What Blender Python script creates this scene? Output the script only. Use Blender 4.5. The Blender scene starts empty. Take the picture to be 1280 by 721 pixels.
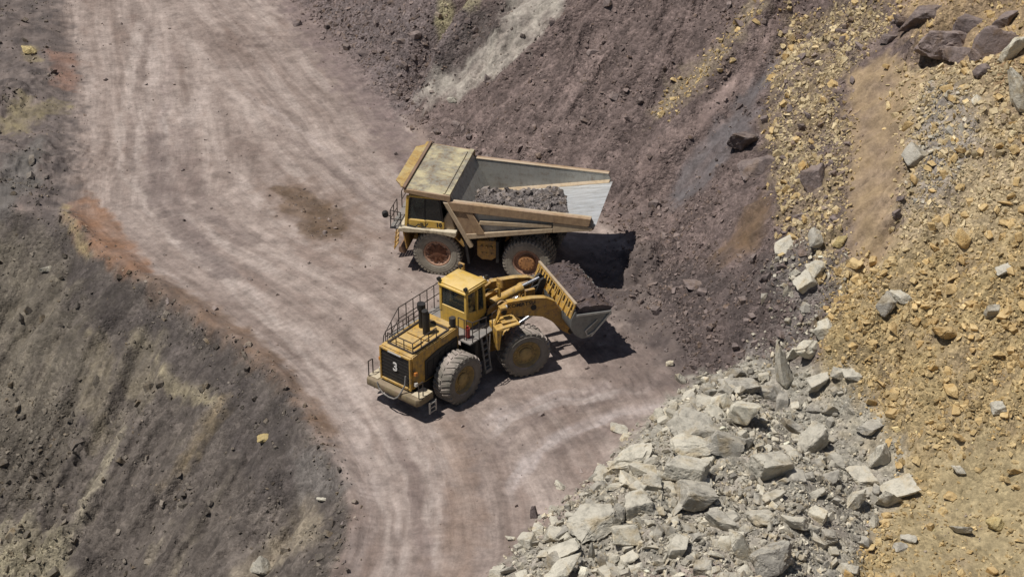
import bpy, bmesh, math, random
import numpy as np
from mathutils import Vector, Matrix, Euler

scene = bpy.context.scene
col = scene.collection
R_ = math.radians

# ------------------------------------------------------------------ camera, sky, sun, exposure
cd = bpy.data.cameras.new('camera')
cam = bpy.data.objects.new('camera', cd)
col.objects.link(cam)
CAM_E = R_(30.5)
cam.location = (0, -100 * math.cos(CAM_E), 100 * math.sin(CAM_E))
cam.rotation_euler = (R_(90) - CAM_E, 0, 0)
cd.sensor_width = 36
cd.lens = 65.25
cd.clip_start = 1
cd.clip_end = 2000
scene.camera = cam

SUN_TO = Vector((-0.40, -0.13, 1.0)).normalized()
SUN_EL = math.asin(SUN_TO.z)
w = bpy.data.worlds.new('World')
scene.world = w
w.use_nodes = True
nt = w.node_tree
sky = nt.nodes.new('ShaderNodeTexSky')
sky.sky_type = 'NISHITA'
sky.sun_disc = False
sky.sun_elevation = SUN_EL
sky.sun_rotation = math.atan2(SUN_TO.x, SUN_TO.y)
nt.links.new(sky.outputs[0], nt.nodes['Background'].inputs[0])
nt.nodes['Background'].inputs[1].default_value = 0.05
ld = bpy.data.lights.new('sun', 'SUN')
ld.energy = 4.95
ld.angle = R_(0.5)
ld.color = (1.0, 0.955, 0.89)
sun = bpy.data.objects.new('sun', ld)
col.objects.link(sun)
sun.rotation_euler = (-SUN_TO).to_track_quat('-Z', 'Y').to_euler()
sun.location = (-40, -20, 90)
scene.view_settings.view_transform = 'Standard'
scene.view_settings.look = 'None'
scene.view_settings.gamma = 1
scene.view_settings.use_curve_mapping = False
scene.view_settings.exposure = -0.17

RNG = np.random.default_rng(7)
random.seed(5)
# ------------------------------------------------------------------ noise and terrain height
_P = np.random.default_rng(3).permutation(256)
_P = np.concatenate([_P, _P])
_G = np.array([(math.cos(a), math.sin(a)) for a in np.linspace(0, 2 * math.pi, 16, endpoint=False)])

def noise2(x, y, seed=0):
    x = np.asarray(x, float) + seed * 17.31
    y = np.asarray(y, float) - seed * 9.77
    xi = np.floor(x).astype(int); yi = np.floor(y).astype(int)
    xf = x - xi; yf = y - yi
    u = xf * xf * xf * (xf * (xf * 6 - 15) + 10); v = yf * yf * yf * (yf * (yf * 6 - 15) + 10)
    def g(ix, iy, fx, fy):
        k = _P[_P[ix & 255] + (iy & 255)] & 15
        return _G[k, 0] * fx + _G[k, 1] * fy
    a = g(xi, yi, xf, yf); b = g(xi + 1, yi, xf - 1, yf)
    c = g(xi, yi + 1, xf, yf - 1); d = g(xi + 1, yi + 1, xf - 1, yf - 1)
    return (a + u * (b - a) + v * (c - a + u * (a - b - c + d))) * 1.5

def fbm(x, y, f=1.0, oct=4, seed=0, ridged=False):
    s = 0; a = 1.0; t = 0
    for o in range(oct):
        n = noise2(x * f, y * f, seed + o)
        if ridged: n = 1 - 2 * np.abs(n)
        s = s + a * n; t += a; a *= .5; f *= 2.03
    return s / t

def sstep(a, b, x):
    t = np.clip((x - a) / (b - a), 0, 1)
    return t * t * (3 - 2 * t)

def splus(x, k):
    return np.logaddexp(0, x / k) * k

def sdline(x, y, pts):
    """signed distance (positive on the left-hand side) and arc length of the nearest point of a polyline"""
    best = np.full(np.shape(x), 1e9); sg = np.ones(np.shape(x)); arc = np.zeros(np.shape(x)); acc = 0.0
    pts = [np.array(p, float) for p in pts]
    for a, b in zip(pts[:-1], pts[1:]):
        e = b - a; L = math.hypot(*e)
        t = np.clip(((x - a[0]) * e[0] + (y - a[1]) * e[1]) / (L * L), 0, 1)
        dx = x - a[0] - t * e[0]; dy = y - a[1] - t * e[1]
        d = np.hypot(dx, dy)
        cr = e[0] * (y - a[1]) - e[1] * (x - a[0])
        m = d < best - 1e-9
        best = np.where(m, d, best); sg = np.where(m, np.sign(cr), sg); arc = np.where(m, acc + t * L, arc)
        acc += L
    return best * sg, arc

def sdpoly(x, y, poly):
    """signed distance to a closed polygon, positive inside"""
    best = np.full(np.shape(x), 1e9); ins = np.zeros(np.shape(x), bool)
    n = len(poly)
    for i in range(n):
        ax, ay = poly[i]; bx, by = poly[(i + 1) % n]
        ex, ey = bx - ax, by - ay; L2 = ex * ex + ey * ey + 1e-12
        t = np.clip(((x - ax) * ex + (y - ay) * ey) / L2, 0, 1)
        best = np.minimum(best, np.hypot(x - ax - t * ex, y - ay - t * ey))
        c = ((ay > y) != (by > y)) & (x < (bx - ax) * (y - ay) / ((by - ay) if by != ay else 1e-9) + ax)
        ins ^= c
    return np.where(ins, best, -best)

TOE = [(-60, 128), (-18.1, 46.3), (-16.1, 41.5), (-12.3, 34.1), (-8.4, 26.0), (-6.2, 20.6), (-3.2, 14.9), (0.4, 11.0), (4.8, 8.0), (7.0, 4.8),
       (7.6, 1.5), (7.6, -1.7), (8.8, -8.0), (11.5, -11.8), (15.5, -16.5), (22.0, -22.5), (34, -32), (80, -60)]
LEDGE = [(-160, 14), (-44.1, 10.2), (-34.4, 9.0), (-29.4, 8.2), (-25.6, 7.6), (-23.3, 4.4), (-20.9, 1.3), (-17.3, -2.5), (-13.8, -6.4), (-11.5, -9.4),
         (-9.5, -13.5), (-8.1, -16.7), (-7.3, -19.7), (-7.3, -22.6), (-7.7, -24.3), (-8.5, -28.3), (-16, -60), (-30, -150)]
REDGE = [(-40, 90), (-34.1, 48.0), (-29.5, 29.9), (-26.8, 17.6), (-25.4, 8.4)]
RGUIDE = REDGE[:-1] + LEDGE[4:]
PILE = [(8.9, -9.0), (6.4, -13.0), (3.7, -16.9), (1.2, -20.2), (-0.6, -23.4), (-2.5, -29), (6, -33), (13, -29), (15.2, -22.5), (15.6, -17.5), (13.6, -12.0), (11.3, -9.0)]
GULLY = [(8.5, 40.0), (3.0, 34.0), (-2.6, 27.0), (-6.0, 22.5)]      # pale ridge up the bank
RIB = [(20, 19.5), (16.2, 16.3), (14.5, 14.5), (12.1, 12.7), (9.7, 10.7), (7.4, 9.3)]          # rib beside the blue grey slide

ROCKY = [(-22.5, -9.5, 1.8, 3.2, .9), (-24.5, -13.5, 3.5, 2.0, .8), (-1.0, 22.5, 1.3, 3.0, .9), (-27.5, 14.0, 3.0, 3.5, .7), (24.5, 6.5, 4.0, 2.5, 1.0), (-8.8, -20.5, 1.2, 2.0, .5), (-33, 22, 4, 6, .6)]

def height(x, y, fine=True):
    x = np.asarray(x, float); y = np.asarray(y, float)
    wx = x + 0.7 * fbm(x, y, .22, 2, 11); wy = y + 0.7 * fbm(x, y, .22, 2, 12)
    d, s = sdline(wx, wy, TOE)
    up = .73 * splus(d - .3, .55)
    hi = 36.0
    up = hi - splus(hi - up, 2.0)
    m_up = sstep(-.5, 2.5, d)
    # gullies and ribs that run down the bank
    up = up + m_up * (.75 * fbm(s * .16 + 3, d * .035, 1, 3, 21) + .28 * fbm(s * .55, d * .09, 1, 2, 23)) * sstep(0, 5, d)
    gd, gs = sdline(x, y, GULLY)
    up = up + m_up * sstep(-2, 3, d) * (1.7 * np.exp(-(gd / 1.2) ** 2) - 2.3 * np.exp(-((gd + 2.8) / 1.4) ** 2)) * sstep(0, 4, gs)
    bd, bs = sdline(wx, wy, RIB)
    up = up + sstep(1, 4, d) * sstep(-3, 2, bs) * (1.0 * np.exp(-((bd + .2) / 1.0) ** 2) - 1.1 * np.exp(-((bd - 1.9) / 1.3) ** 2))
    l, ls = sdline(wx, wy, LEDGE); l = -l
    dn = .66 * splus(l - .10, .14)
    dn = 40 - splus(40 - dn, 2.0)
    m_dn = sstep(-.3, 2.0, l)
    dn = dn - m_dn * (.9 * fbm(ls * .13, l * .05, 1, 3, 31) + .35 * fbm(ls * .5, l * .13, 1, 3, 33)) * sstep(0, 5, l)
    berm = .55 * np.exp(-((l + .15) / .75) ** 2) * (.65 + .6 * fbm(ls, ls * 0, .35, 2, 35)) * sstep(122, 134, ls) 
    r, rs = sdline(wx, wy, REDGE)                       # waste ground left of the upper road
    mr = sstep(.2, 4.5, -r) * sstep(-.5, 2.0, -l) * sstep(-160, -20, x)
    waste = mr * (.5 + 1.5 * fbm(x, y, .17, 3, 41)) + .6 * np.exp(-((r + 1.3) / 1.0) ** 2) * mr
    p = sdpoly(wx, wy, PILE)
    mp = sstep(-.4, 3.6, p)
    pile = mp * (1.5 + .7 * fbm(x, y, .28, 3, 51)) + .25 * sstep(-.6, .5, p)
    z = up - dn + berm + waste + pile
    # rills and ribs of the lower slope, rock noses, broken outcrops
    fx = x * .87 - y * .5 + 1.2 * fbm(x, y, .10, 2, 37); fy = x * .5 + y * .87          # across and along the fall of the lower slope
    z = z - m_dn * sstep(.3, 3, l) * (.95 * fbm(fx * .26, fy * .035, 1, 3, 36, True) + .30 * fbm(fx * .9, fy * .10, 1, 3, 38, True) + .40 * np.clip(fbm(x, y, .16, 2, 39) + .25, 0, 1) * fbm(x, y, .8, 4, 40, True) - .45)
    z = z + m_up * sstep(1, 5, d) * (.85 * fbm(s * .30 + .4 * fbm(x, y, .2, 2, 29), d * .05, 1, 3, 27, True) + .14 * fbm(s * 1.2, d * .15, 1, 2, 28, True))
    for (cx, cy, rx, ry, am) in ROCKY:
        k = np.exp(-(((x - cx) / rx) ** 2 + ((y - cy) / ry) ** 2))
        z = z + am * k * (.55 * fbm(x, y, .75, 4, 57, True) + .35 * fbm(x, y, 2.1, 2, 58, True))
    k = np.exp(-(((x - 7.1) / 1.25) ** 2 + ((y - 1.2) / 3.8) ** 2))                    # slumped muck at the foot of the bank
    z = z + k * np.maximum(.55 + 1.7 * fbm(x, y, .7, 4, 59), 0) + .35 * np.exp(-(((x - 9.0) / 2.2) ** 2 + ((y + 4.5) / 2.5) ** 2)) * (1 + 1.2 * fbm(x, y, .7, 3, 60))
    rough = np.clip(m_up + m_dn + mr + mp + k, 0, 1)
    z = z + rough * (.26 * fbm(x, y, .55, 4, 61))
    if fine:
        z = z + rough * (1 - .45 * m_dn) * (.10 * fbm(x, y, 1.7, 3, 65, True)) + m_dn * sstep(.0, .45, fbm(x, y, .28, 3, 42)) * (.22 * fbm(fx * .9, fy * .55, 1.2, 4, 43, True))
        z = z + (1 - rough) * (.06 * fbm(x, y, .35, 3, 71) + .016 * fbm(x, y, 2.2, 2, 73))
    return z
# ------------------------------------------------------------------ kinds of ground, as outlines on the map (metres)
ZONES = [
    ('dark toe scree', 1.2, 0.8, (0.115, 0.092, 0.086), (0.07, 0.057, 0.054),
     [(2.65, 2.63), (7.15, 4.58), (9.05, 0.62), (12.01, -2.72), (14.01, -3.76), (14.2, -7.51), (12.62, -8.72), (10.24, -9.62), (8.26, -10.17), (6.1, -6.46), (4.25, -1.66)]),
    ('upper left rubble', 1.0, 0.6, (0.2, 0.165, 0.16), (0.13, 0.108, 0.105),
     [(-15.12, 40.73), (-4.32, 31.77), (-2.05, 24.64), (-5.1, 22.27), (-7.64, 21.06), (-10.74, 28.54)]),
    ('gully shade rock', 0.5, 0.4, (0.12, 0.1, 0.092), (0.07, 0.06, 0.056),  # shadowed side of the gully, its shade put into the ground colour
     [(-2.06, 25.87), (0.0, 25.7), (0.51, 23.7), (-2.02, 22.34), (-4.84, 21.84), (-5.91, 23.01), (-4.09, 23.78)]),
    ('pale gully', 0.7, 0.8, (0.42, 0.385, 0.33), (0.255, 0.225, 0.2),
     [(0.52, 27.51), (4.03, 24.23), (0.99, 20.3), (-2.52, 20.98), (-5.6, 21.24), (-6.42, 22.71), (-3.06, 22.8), (-0.76, 22.85)]),
    ('yellow gully head', 0.4, 0.5, (0.36, 0.32, 0.2), (0.25, 0.22, 0.14),
     [(-4.32, 31.77), (-2.06, 26.38), (-2.83, 25.43), (-5.38, 30.44)]),
    ('blue grey slide', 0.7, 0.4, (0.155, 0.14, 0.142), (0.115, 0.103, 0.105),
     [(16.72, 14.24), (14.51, 10.25), (12.94, 7.34), (10.72, 5.95), (8.61, 6.67), (9.62, 8.78), (11.95, 10.65), (14.33, 12.44)]),
    ('pink slide rim', 0.35, 0.3, (0.31, 0.235, 0.21), (0.22, 0.165, 0.15),
     [(16.13, 15.33), (14.33, 12.81), (11.96, 11.08), (9.64, 9.77), (7.35, 8.78), (6.92, 9.51), (9.65, 10.34), (12.0, 11.87), (14.12, 13.44), (15.37, 15.19)]),
    ('yellow streak', 0.6, 0.8, (0.31, 0.255, 0.17), (0.21, 0.165, 0.135),
     [(14.47, 17.35), (14.67, 15.26), (12.3, 13.32), (10.66, 12.27), (9.27, 11.64), (8.18, 12.24), (8.08, 12.94), (9.92, 14.64), (12.51, 15.79)]),
    ('brown damp streak', 0.5, 0.4, (0.17, 0.11, 0.066), (0.12, 0.085, 0.06),
     [(13.48, 1.88), (13.72, -0.49), (12.89, -1.97), (11.48, -1.95), (10.35, -1.11), (11.69, 0.29)]),
    ('ochre scree', 1.0, 0.8, (0.5, 0.385, 0.205), (0.34, 0.26, 0.135),
     [(15.85, -6.37), (17.37, -6.27), (19.78, -7.44), (22.9, -6.22), (25.5, -5.39), (31.78, -9.3), (26.58, -32.86), (13.35, -25.87), (15.71, -20.97), (16.99, -17.56), (14.8, -13.4), (14.32, -10.54), (15.51, -8.27)]),
    ('pale ochre scree', 1.0, 0.8, (0.5, 0.4, 0.255), (0.35, 0.275, 0.175),
     [(20.25, 5.89), (22.7, 3.84), (26.45, 0.06), (28.55, -8.01), (22.6, -8.43), (18.33, -7.42), (19.57, -2.21)]),
    ('grey scree streak', 0.7, 0.7, (0.36, 0.325, 0.29), (0.24, 0.21, 0.19),
     [(21.65, 2.33), (22.95, -0.78), (22.91, -3.39), (21.52, -5.56), (20.0, -5.8), (20.05, -2.76), (20.75, -0.5)]),
    ('yellow and purple blocks', 0.7, 0.8, (0.34, 0.26, 0.15), (0.15, 0.12, 0.11),
     [(16.11, 15.73), (21.07, 11.63), (20.76, 9.32), (17.58, 7.29), (17.89, 1.83), (16.56, -3.35), (16.58, -6.66), (15.02, -6.86), (14.01, -3.76), (14.02, 5.0), (14.72, 10.14)]),
    ('tan sand chute', 0.5, 0.4, (0.345, 0.255, 0.16), (0.28, 0.205, 0.125),
     [(18.49, 7.87), (20.44, 7.18), (21.86, 3.61), (20.02, -0.57), (18.94, -6.93), (17.92, -7.68), (16.63, -6.31), (16.72, -3.6), (17.89, 1.83)]),
    ('grey toe of blocks', 0.8, 0.7, (0.23, 0.205, 0.19), (0.15, 0.13, 0.12),
     [(12.9, -5.17), (14.56, -4.1), (16.56, -6.84), (15.51, -8.27), (14.32, -10.54), (12.42, -10.94), (9.84, -13.03), (11.89, -8.38), (13.41, -8.14)]),
    ('fine ochre sand', 1.4, 0.8, (0.4, 0.325, 0.19), (0.29, 0.235, 0.14),
     [(19.32, -16.99), (23.6, -17.77), (29.45, -21.18), (26.58, -32.86), (14.35, -28.23), (15.53, -23.12), (16.81, -19.74), (18.19, -17.88)]),
    ('outcrop earth', 0.8, 0.6, (0.42, 0.31, 0.185), (0.3, 0.215, 0.13),
     [(21.3, 13.61), (30.85, 3.22), (29.19, -4.71), (24.48, -3.04), (23.59, 0.7), (21.8, 5.56)]),
    ('iron stain', 0.4, 0.4, (0.33, 0.2, 0.11), (0.28, 0.18, 0.1),
     [(24.97, 2.62), (25.5, 2.43), (24.83, -1.28), (24.1, -1.7)]),
    ('grey pile fines', 0.7, 0.7, (0.43, 0.405, 0.34), (0.31, 0.29, 0.245),
     [(9.54, -8.88), (12.59, -9.09), (15.65, -12.0), (16.78, -13.48), (17.9, -16.15), (17.79, -18.19), (15.91, -20.88), (14.1, -25.54), (-1.66, -26.55), (0.0, -23.8), (2.1, -21.39), (5.23, -15.26), (7.4, -11.19)]),
    ('damp halo', 1.2, 0.9, (0.225, 0.168, 0.138), (0.19, 0.142, 0.118),
     [(-14.75, 12.03), (-12.47, 13.08), (-9.42, 10.7), (-7.95, 6.29), (-8.44, 3.54), (-11.01, 4.88), (-13.56, 7.71)]),
    ('dark lane band', 0.5, 0.4, (0.2, 0.16, 0.145), (0.165, 0.132, 0.12),  # dark grey band in the road's own colour
     [(-23.03, 18.73), (-21.88, 19.36), (-20.25, 12.2), (-18.02, 6.77), (-14.82, 1.31), (-15.86, 0.89), (-18.65, 4.91), (-21.02, 9.68)]),
    ('dark lane band b', 0.6, 0.5, (0.21, 0.165, 0.148), (0.17, 0.135, 0.12),  # second darker grey band of the road surface
     [(-20.18, 14.89), (-18.81, 13.79), (-17.14, 8.68), (-13.98, 5.34), (-15.22, 4.44), (-18.23, 8.18)]),
    ('damp patch', 0.32, 1.0, (0.155, 0.105, 0.07), (0.11, 0.08, 0.06),
     [(-14.07, 11.51), (-12.6, 12.0), (-10.04, 9.68), (-9.26, 6.74), (-10.13, 5.16), (-12.02, 6.08), (-13.1, 8.97)]),
    ('rust edge', 0.4, 0.4, (0.27, 0.155, 0.098), (0.185, 0.112, 0.076),
     [(-26.09, 9.86), (-24.89, 10.96), (-23.39, 8.67), (-21.42, 5.35), (-19.7, 1.84), (-20.24, 0.52), (-21.96, 2.17), (-23.44, 4.04), (-24.82, 5.88)]),
    ('brown edge', 0.5, 0.4, (0.195, 0.13, 0.09), (0.15, 0.105, 0.08),
     [(-20.64, 1.15), (-18.96, 1.29), (-16.69, -0.84), (-13.7, -4.26), (-10.98, -8.48), (-8.4, -13.2), (-8.53, -15.19), (-9.57, -13.59), (-11.4, -9.99), (-13.81, -6.75), (-17.27, -2.69), (-19.53, -0.41)]),
    ('brown lower track', 0.6, 0.5, (0.25, 0.18, 0.14), (0.2, 0.145, 0.115),
     [(-3.85, -12.48), (-2.51, -12.12), (-1.28, -17.92), (-1.4, -22.01), (-1.69, -25.28), (-3.54, -25.21), (-2.9, -18.53)]),
    ('dark by pile', 0.9, 0.6, (0.2, 0.155, 0.135), (0.155, 0.122, 0.11),
     [(2.46, -5.64), (6.59, -5.04), (8.32, -9.38), (6.26, -10.76), (3.96, -9.34)]),
    ('toe dust purple', 1.2, 0.8, (0.21, 0.162, 0.15), (0.17, 0.132, 0.125),
     [(-16.28, 43.6), (-11.64, 33.38), (-7.23, 23.06), (-5.86, 15.38), (-6.75, 13.81), (-8.51, 18.77), (-12.36, 28.58), (-17.55, 41.49)]),
    ('dark smudge a', 0.6, 0.6, (0.19, 0.145, 0.128), (0.16, 0.122, 0.11),
     [(-21.65, 21.1), (-19.95, 19.91), (-18.34, 12.23), (-19.16, 8.22), (-20.72, 12.21)]),
    ('dark smudge b', 0.5, 0.6, (0.2, 0.15, 0.13), (0.17, 0.13, 0.112),
     [(-17.53, 18.77), (-15.39, 17.64), (-14.96, 15.96), (-16.67, 15.98)]),
    ('dark smudge c', 0.5, 0.5, (0.2, 0.15, 0.13), (0.165, 0.125, 0.11),
     [(-9.81, 1.32), (-7.47, 2.19), (-5.21, 0.9), (-5.58, -0.4), (-8.61, -0.13)]),
    ('dark smudge d', 0.5, 0.5, (0.19, 0.14, 0.12), (0.16, 0.12, 0.105),
     [(-6.79, 5.81), (-5.19, 5.34), (-4.8, 1.33), (-5.91, 1.73)]),
    ('dark crest', 1.2, 1.0, (0.1, 0.085, 0.079), (0.058, 0.05, 0.046),
     [(-26.62, 7.56), (-20.83, 0.81), (-17.27, -2.69), (-13.81, -6.75), (-11.39, -10.14), (-9.38, -14.07), (-7.86, -17.55), (-7.31, -21.24), (-8.29, -21.35), (-10.07, -16.38), (-11.54, -17.07), (-13.63, -12.26), (-14.81, -8.98), (-18.32, -4.92), (-19.87, -2.93), (-22.69, -1.88), (-26.26, 4.8)]),
    ('green tan face', 1.2, 1.0, (0.195, 0.168, 0.13), (0.115, 0.1, 0.082),
     [(-32.22, 7.25), (-26.53, 6.67), (-22.69, -1.88), (-23.52, -5.61), (-25.59, -6.57), (-29.82, -6.21)]),
    ('tan lobe a', 0.6, 0.6, (0.225, 0.19, 0.135), (0.14, 0.12, 0.095),
     [(-22.73, -1.64), (-21.62, -1.9), (-20.81, -5.9), (-21.56, -8.25), (-22.66, -5.27)]),
    ('tan lobe b', 0.6, 0.6, (0.22, 0.187, 0.135), (0.135, 0.117, 0.095),
     [(-20.18, -2.44), (-18.56, -3.21), (-18.12, -6.13), (-19.26, -7.58), (-20.32, -4.74)]),
    ('tan rib', 0.35, 0.6, (0.33, 0.28, 0.185), (0.22, 0.19, 0.135),
     [(-18.74, -4.56), (-17.92, -6.13), (-16.02, -7.79), (-14.6, -9.04), (-14.86, -9.29), (-16.41, -8.03), (-18.11, -6.39)]),
    ('tan rib lower', 0.5, 0.5, (0.23, 0.18, 0.115), (0.16, 0.13, 0.095),
     [(-14.6, -9.04), (-13.92, -9.68), (-14.94, -10.96), (-16.37, -11.91), (-17.3, -12.75), (-16.99, -11.79), (-15.72, -10.37)]),
    ('pale rib', 0.4, 0.6, (0.37, 0.325, 0.24), (0.23, 0.2, 0.155),
     [(-20.24, -6.84), (-19.71, -8.04), (-20.13, -10.17), (-20.75, -11.68), (-21.37, -13.07), (-21.84, -14.29), (-22.24, -14.08), (-21.47, -12.13), (-20.66, -9.72)]),
    ('pale blocky corner', 0.8, 0.6, (0.33, 0.29, 0.2), (0.2, 0.175, 0.13),
     [(-29.29, -8.68), (-24.21, -11.55), (-21.91, -13.66), (-21.37, -15.98), (-27.86, -15.1)]),
    ('pale lower ledge', 0.6, 0.6, (0.3, 0.255, 0.19), (0.2, 0.165, 0.13),
     [(-9.65, -16.84), (-8.34, -18.82), (-8.29, -21.35), (-10.02, -20.61), (-12.22, -21.26), (-12.77, -19.89), (-11.01, -18.75)]),
    ('grey dust crest', 0.6, 0.6, (0.2, 0.18, 0.165), (0.14, 0.125, 0.115),
     [(-10.4, -14.63), (-8.6, -15.24), (-7.71, -18.12), (-8.8, -17.76), (-10.07, -16.38)]),
    ('jagged rock', 0.8, 0.6, (0.15, 0.13, 0.105), (0.07, 0.06, 0.05),
     [(-28.11, -3.23), (-25.1, -4.14), (-23.22, -4.36), (-22.5, -7.41), (-22.8, -9.73), (-23.46, -11.27), (-26.45, -9.43)]),
    ('waste dark', 1.2, 1.0, (0.125, 0.105, 0.098), (0.085, 0.072, 0.068),
     [(-44.38, 50.18), (-35.95, 50.95), (-29.53, 29.86), (-26.83, 17.32), (-25.22, 7.65), (-29.4, 7.58), (-33.29, 8.14)]),
    ('waste rust', 0.5, 0.6, (0.26, 0.16, 0.12), (0.18, 0.12, 0.1),
     [(-31.91, 32.18), (-29.81, 31.24), (-28.59, 25.23), (-29.89, 25.33)]),
    ('waste yellow a', 0.6, 1.1, (0.28, 0.235, 0.135), (0.15, 0.125, 0.095),
     [(-32.21, 19.69), (-31.91, 23.11), (-30.51, 22.32), (-29.08, 23.83), (-28.49, 22.19), (-30.05, 20.18), (-30.72, 17.68)]),
    ('waste yellow b', 0.3, 0.4, (0.29, 0.24, 0.14), (0.17, 0.14, 0.1),
     [(-33.71, 32.48), (-32.74, 32.26), (-31.69, 29.96), (-32.71, 29.66)]),
    ('waste grey', 0.5, 0.5, (0.17, 0.155, 0.145), (0.12, 0.11, 0.1),
     [(-30.51, 13.0), (-28.79, 17.85), (-27.89, 11.45), (-28.96, 7.82), (-30.92, 8.2)]),
    ('yellow crumbs', 0.3, 0.4, (0.37, 0.29, 0.16), (0.23, 0.18, 0.12),
     [(-26.28, 9.48), (-25.79, 9.29), (-24.34, 5.33), (-23.06, 3.76), (-23.59, 4.01), (-25.03, 5.86)]),
]
TRACKS = [
    (0.5, (0.48, 0.41, 0.37), [(-26.69, 38.46), (-25.83, 31.29), (-25.2, 24.73), (-24.64, 19.32), (-23.04, 13.21), (-20.15, 7.26), (-16.19, 1.77), (-11.57, -4.84), (-8.21, -10.76), (-6.31, -16.08), (-5.3, -20.88), (-4.89, -25.23)]),
    (0.5, (0.46, 0.39, 0.355), [(-25.23, 36.95), (-24.29, 29.94), (-23.64, 22.31), (-22.89, 16.49), (-20.86, 10.17), (-18.03, 5.33), (-14.23, 0.01), (-9.84, -5.62), (-6.8, -11.47), (-5.14, -17.3), (-4.54, -21.99), (-4.32, -25.24)]),
    (0.7, (0.45, 0.38, 0.345), [(-20.23, 27.29), (-20.63, 21.08), (-20.26, 15.39), (-18.68, 9.7), (-15.72, 4.88), (-12.6, 0.9)]),
    (0.5, (0.45, 0.39, 0.36), [(-22.49, 24.74), (-21.84, 17.62), (-20.33, 11.2), (-17.73, 6.31)]),
    (0.6, (0.43, 0.36, 0.33), [(-8.78, -8.61), (-7.24, -13.47), (-6.48, -17.99), (-6.61, -22.25), (-7.07, -25.39)]),
    (0.5, (0.45, 0.38, 0.345), [(-3.01, -14.81), (-3.44, -18.55), (-3.49, -21.98), (-3.2, -25.24)]),
    (0.4, (0.16, 0.125, 0.112), [(-21.95, 35.49), (-17.32, 34.37), (-12.33, 34.97)]),
    (0.4, (0.16, 0.125, 0.112), [(-21.7, 33.77), (-16.6, 32.94), (-13.31, 33.31)]),
    (0.7, (0.43, 0.375, 0.36), [(8.58, -10.79), (6.21, -11.47), (3.45, -12.82), (1.13, -14.82), (-0.36, -18.53)]),
    (0.6, (0.42, 0.365, 0.35), [(8.37, -8.74), (5.55, -9.37), (2.35, -10.42), (0.0, -11.46), (-1.9, -13.49)]),
    (0.4, (0.165, 0.13, 0.12), [(7.91, -9.51), (5.09, -10.55), (2.33, -11.61), (0.38, -13.16), (-1.48, -16.69)]),
    (0.4, (0.165, 0.13, 0.12), [(8.29, -11.96), (5.76, -12.61), (3.02, -14.27), (1.11, -16.68)]),
    (0.4, (0.165, 0.128, 0.115), [(-3.13, -10.75), (-1.88, -14.79), (-1.43, -19.73), (-1.51, -25.39)]),
    (0.5, (0.22, 0.17, 0.155), [(-6.18, -12.15), (-4.4, -17.31), (-3.84, -22.0), (-3.71, -25.22)]),
    (0.6, (0.23, 0.18, 0.165), [(-23.48, 32.66), (-22.59, 24.73), (-22.34, 17.62), (-21.94, 13.78), (-19.61, 8.19), (-16.37, 3.08)]),
    (0.4, (0.17, 0.135, 0.122), [(-26.11, 38.47), (-25.17, 31.27), (-24.36, 23.5), (-23.72, 17.56), (-21.92, 11.67), (-19.38, 6.74)]),
    (0.35, (0.165, 0.13, 0.118), [(7.55, -9.07), (4.74, -9.63), (1.95, -11.12), (-0.57, -13.16)]),
    (0.35, (0.44, 0.39, 0.37), [(8.33, -9.25), (5.31, -10.08), (2.34, -10.96), (0.0, -12.26), (-1.5, -14.78)]),
    (0.35, (0.44, 0.385, 0.365), [(8.0, -10.87), (5.43, -11.73), (2.67, -13.47), (0.56, -15.75), (-0.54, -19.72)]),
    (0.3, (0.165, 0.13, 0.118), [(2.35, -10.77), (0.4, -9.36), (-1.56, -10.76), (-3.07, -12.81)]),
    (0.4, (0.17, 0.132, 0.12), [(-7.33, -9.35), (-5.33, -13.48), (-4.4, -17.31), (-4.02, -22.0), (-4.05, -25.23)]),
    (0.4, (0.45, 0.385, 0.35), [(-8.15, -6.38), (-5.83, -11.45), (-4.09, -16.05), (-3.25, -20.88), (-3.2, -25.24)]),
    (0.4, (0.17, 0.132, 0.12), [(-15.79, 21.11), (-11.72, 15.43), (-7.91, 9.2), (-6.31, 5.33)]),
    (0.35, (0.45, 0.38, 0.35), [(-17.94, 26.01), (-13.63, 19.91), (-9.65, 13.8), (-7.03, 10.18)]),
]

def road_tracks(x, y, r, rs, d, s):
    g = np.random.default_rng(77); out = []
    wob = fbm(x, y, .5, 2, 88)
    fams = [(r, rs, .4, ((1.5, 60, 150, 0), (3.6, 66, 118, 0), (4.7, 50, 112, 1), (5.9, 58, 108, 0), (2.5, 72, 126, 1), (7.4, 84, 112, 0),
                         (2.0, 100, 150, 1), (3.1, 96, 150, 0), (5.6, 104, 150, 0), (4.4, 108, 150, 1), (6.9, 108, 150, 1), (8.3, 112, 150, 0))),
            (-d, s, .8, ((1.6, 70, 128, 1), (2.9, 84, 126, 0), (4.6, 76, 128, 1), (5.9, 70, 132, 0), (7.6, 84, 132, 1), (9.0, 80, 134, 0), (10.7, 88, 136, 1), (12.2, 90, 138, 0)))]
    for (R, S, amp, lst) in fams:
        for c, a0, a1, dark in lst:
            k = float(g.uniform(-.03, .03)); ph = float(g.uniform(0, 60))
            q = R - (c + amp * noise2(S * .05 + ph, S * 0) + k * (S - 95)) + .10 * wob
            w_ = (.36 if not dark else .55) + .10 * float(g.uniform(-1, 1))
            m = sstep(w_ + .12, w_ - .08, np.abs(q)) * sstep(a0, a0 + 6, S) * sstep(a1, a1 - 8, S)
            lug = np.where(np.sin((S + .55 * np.abs(q)) * 2 * math.pi / .46) > .25, .68, 1.0)
            out.append((q, m * lug * np.clip(.40 + 1.1 * fbm(S * .22 + ph, q * .8, 1, 4, 90), 0, 1), dark))
    return out

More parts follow.
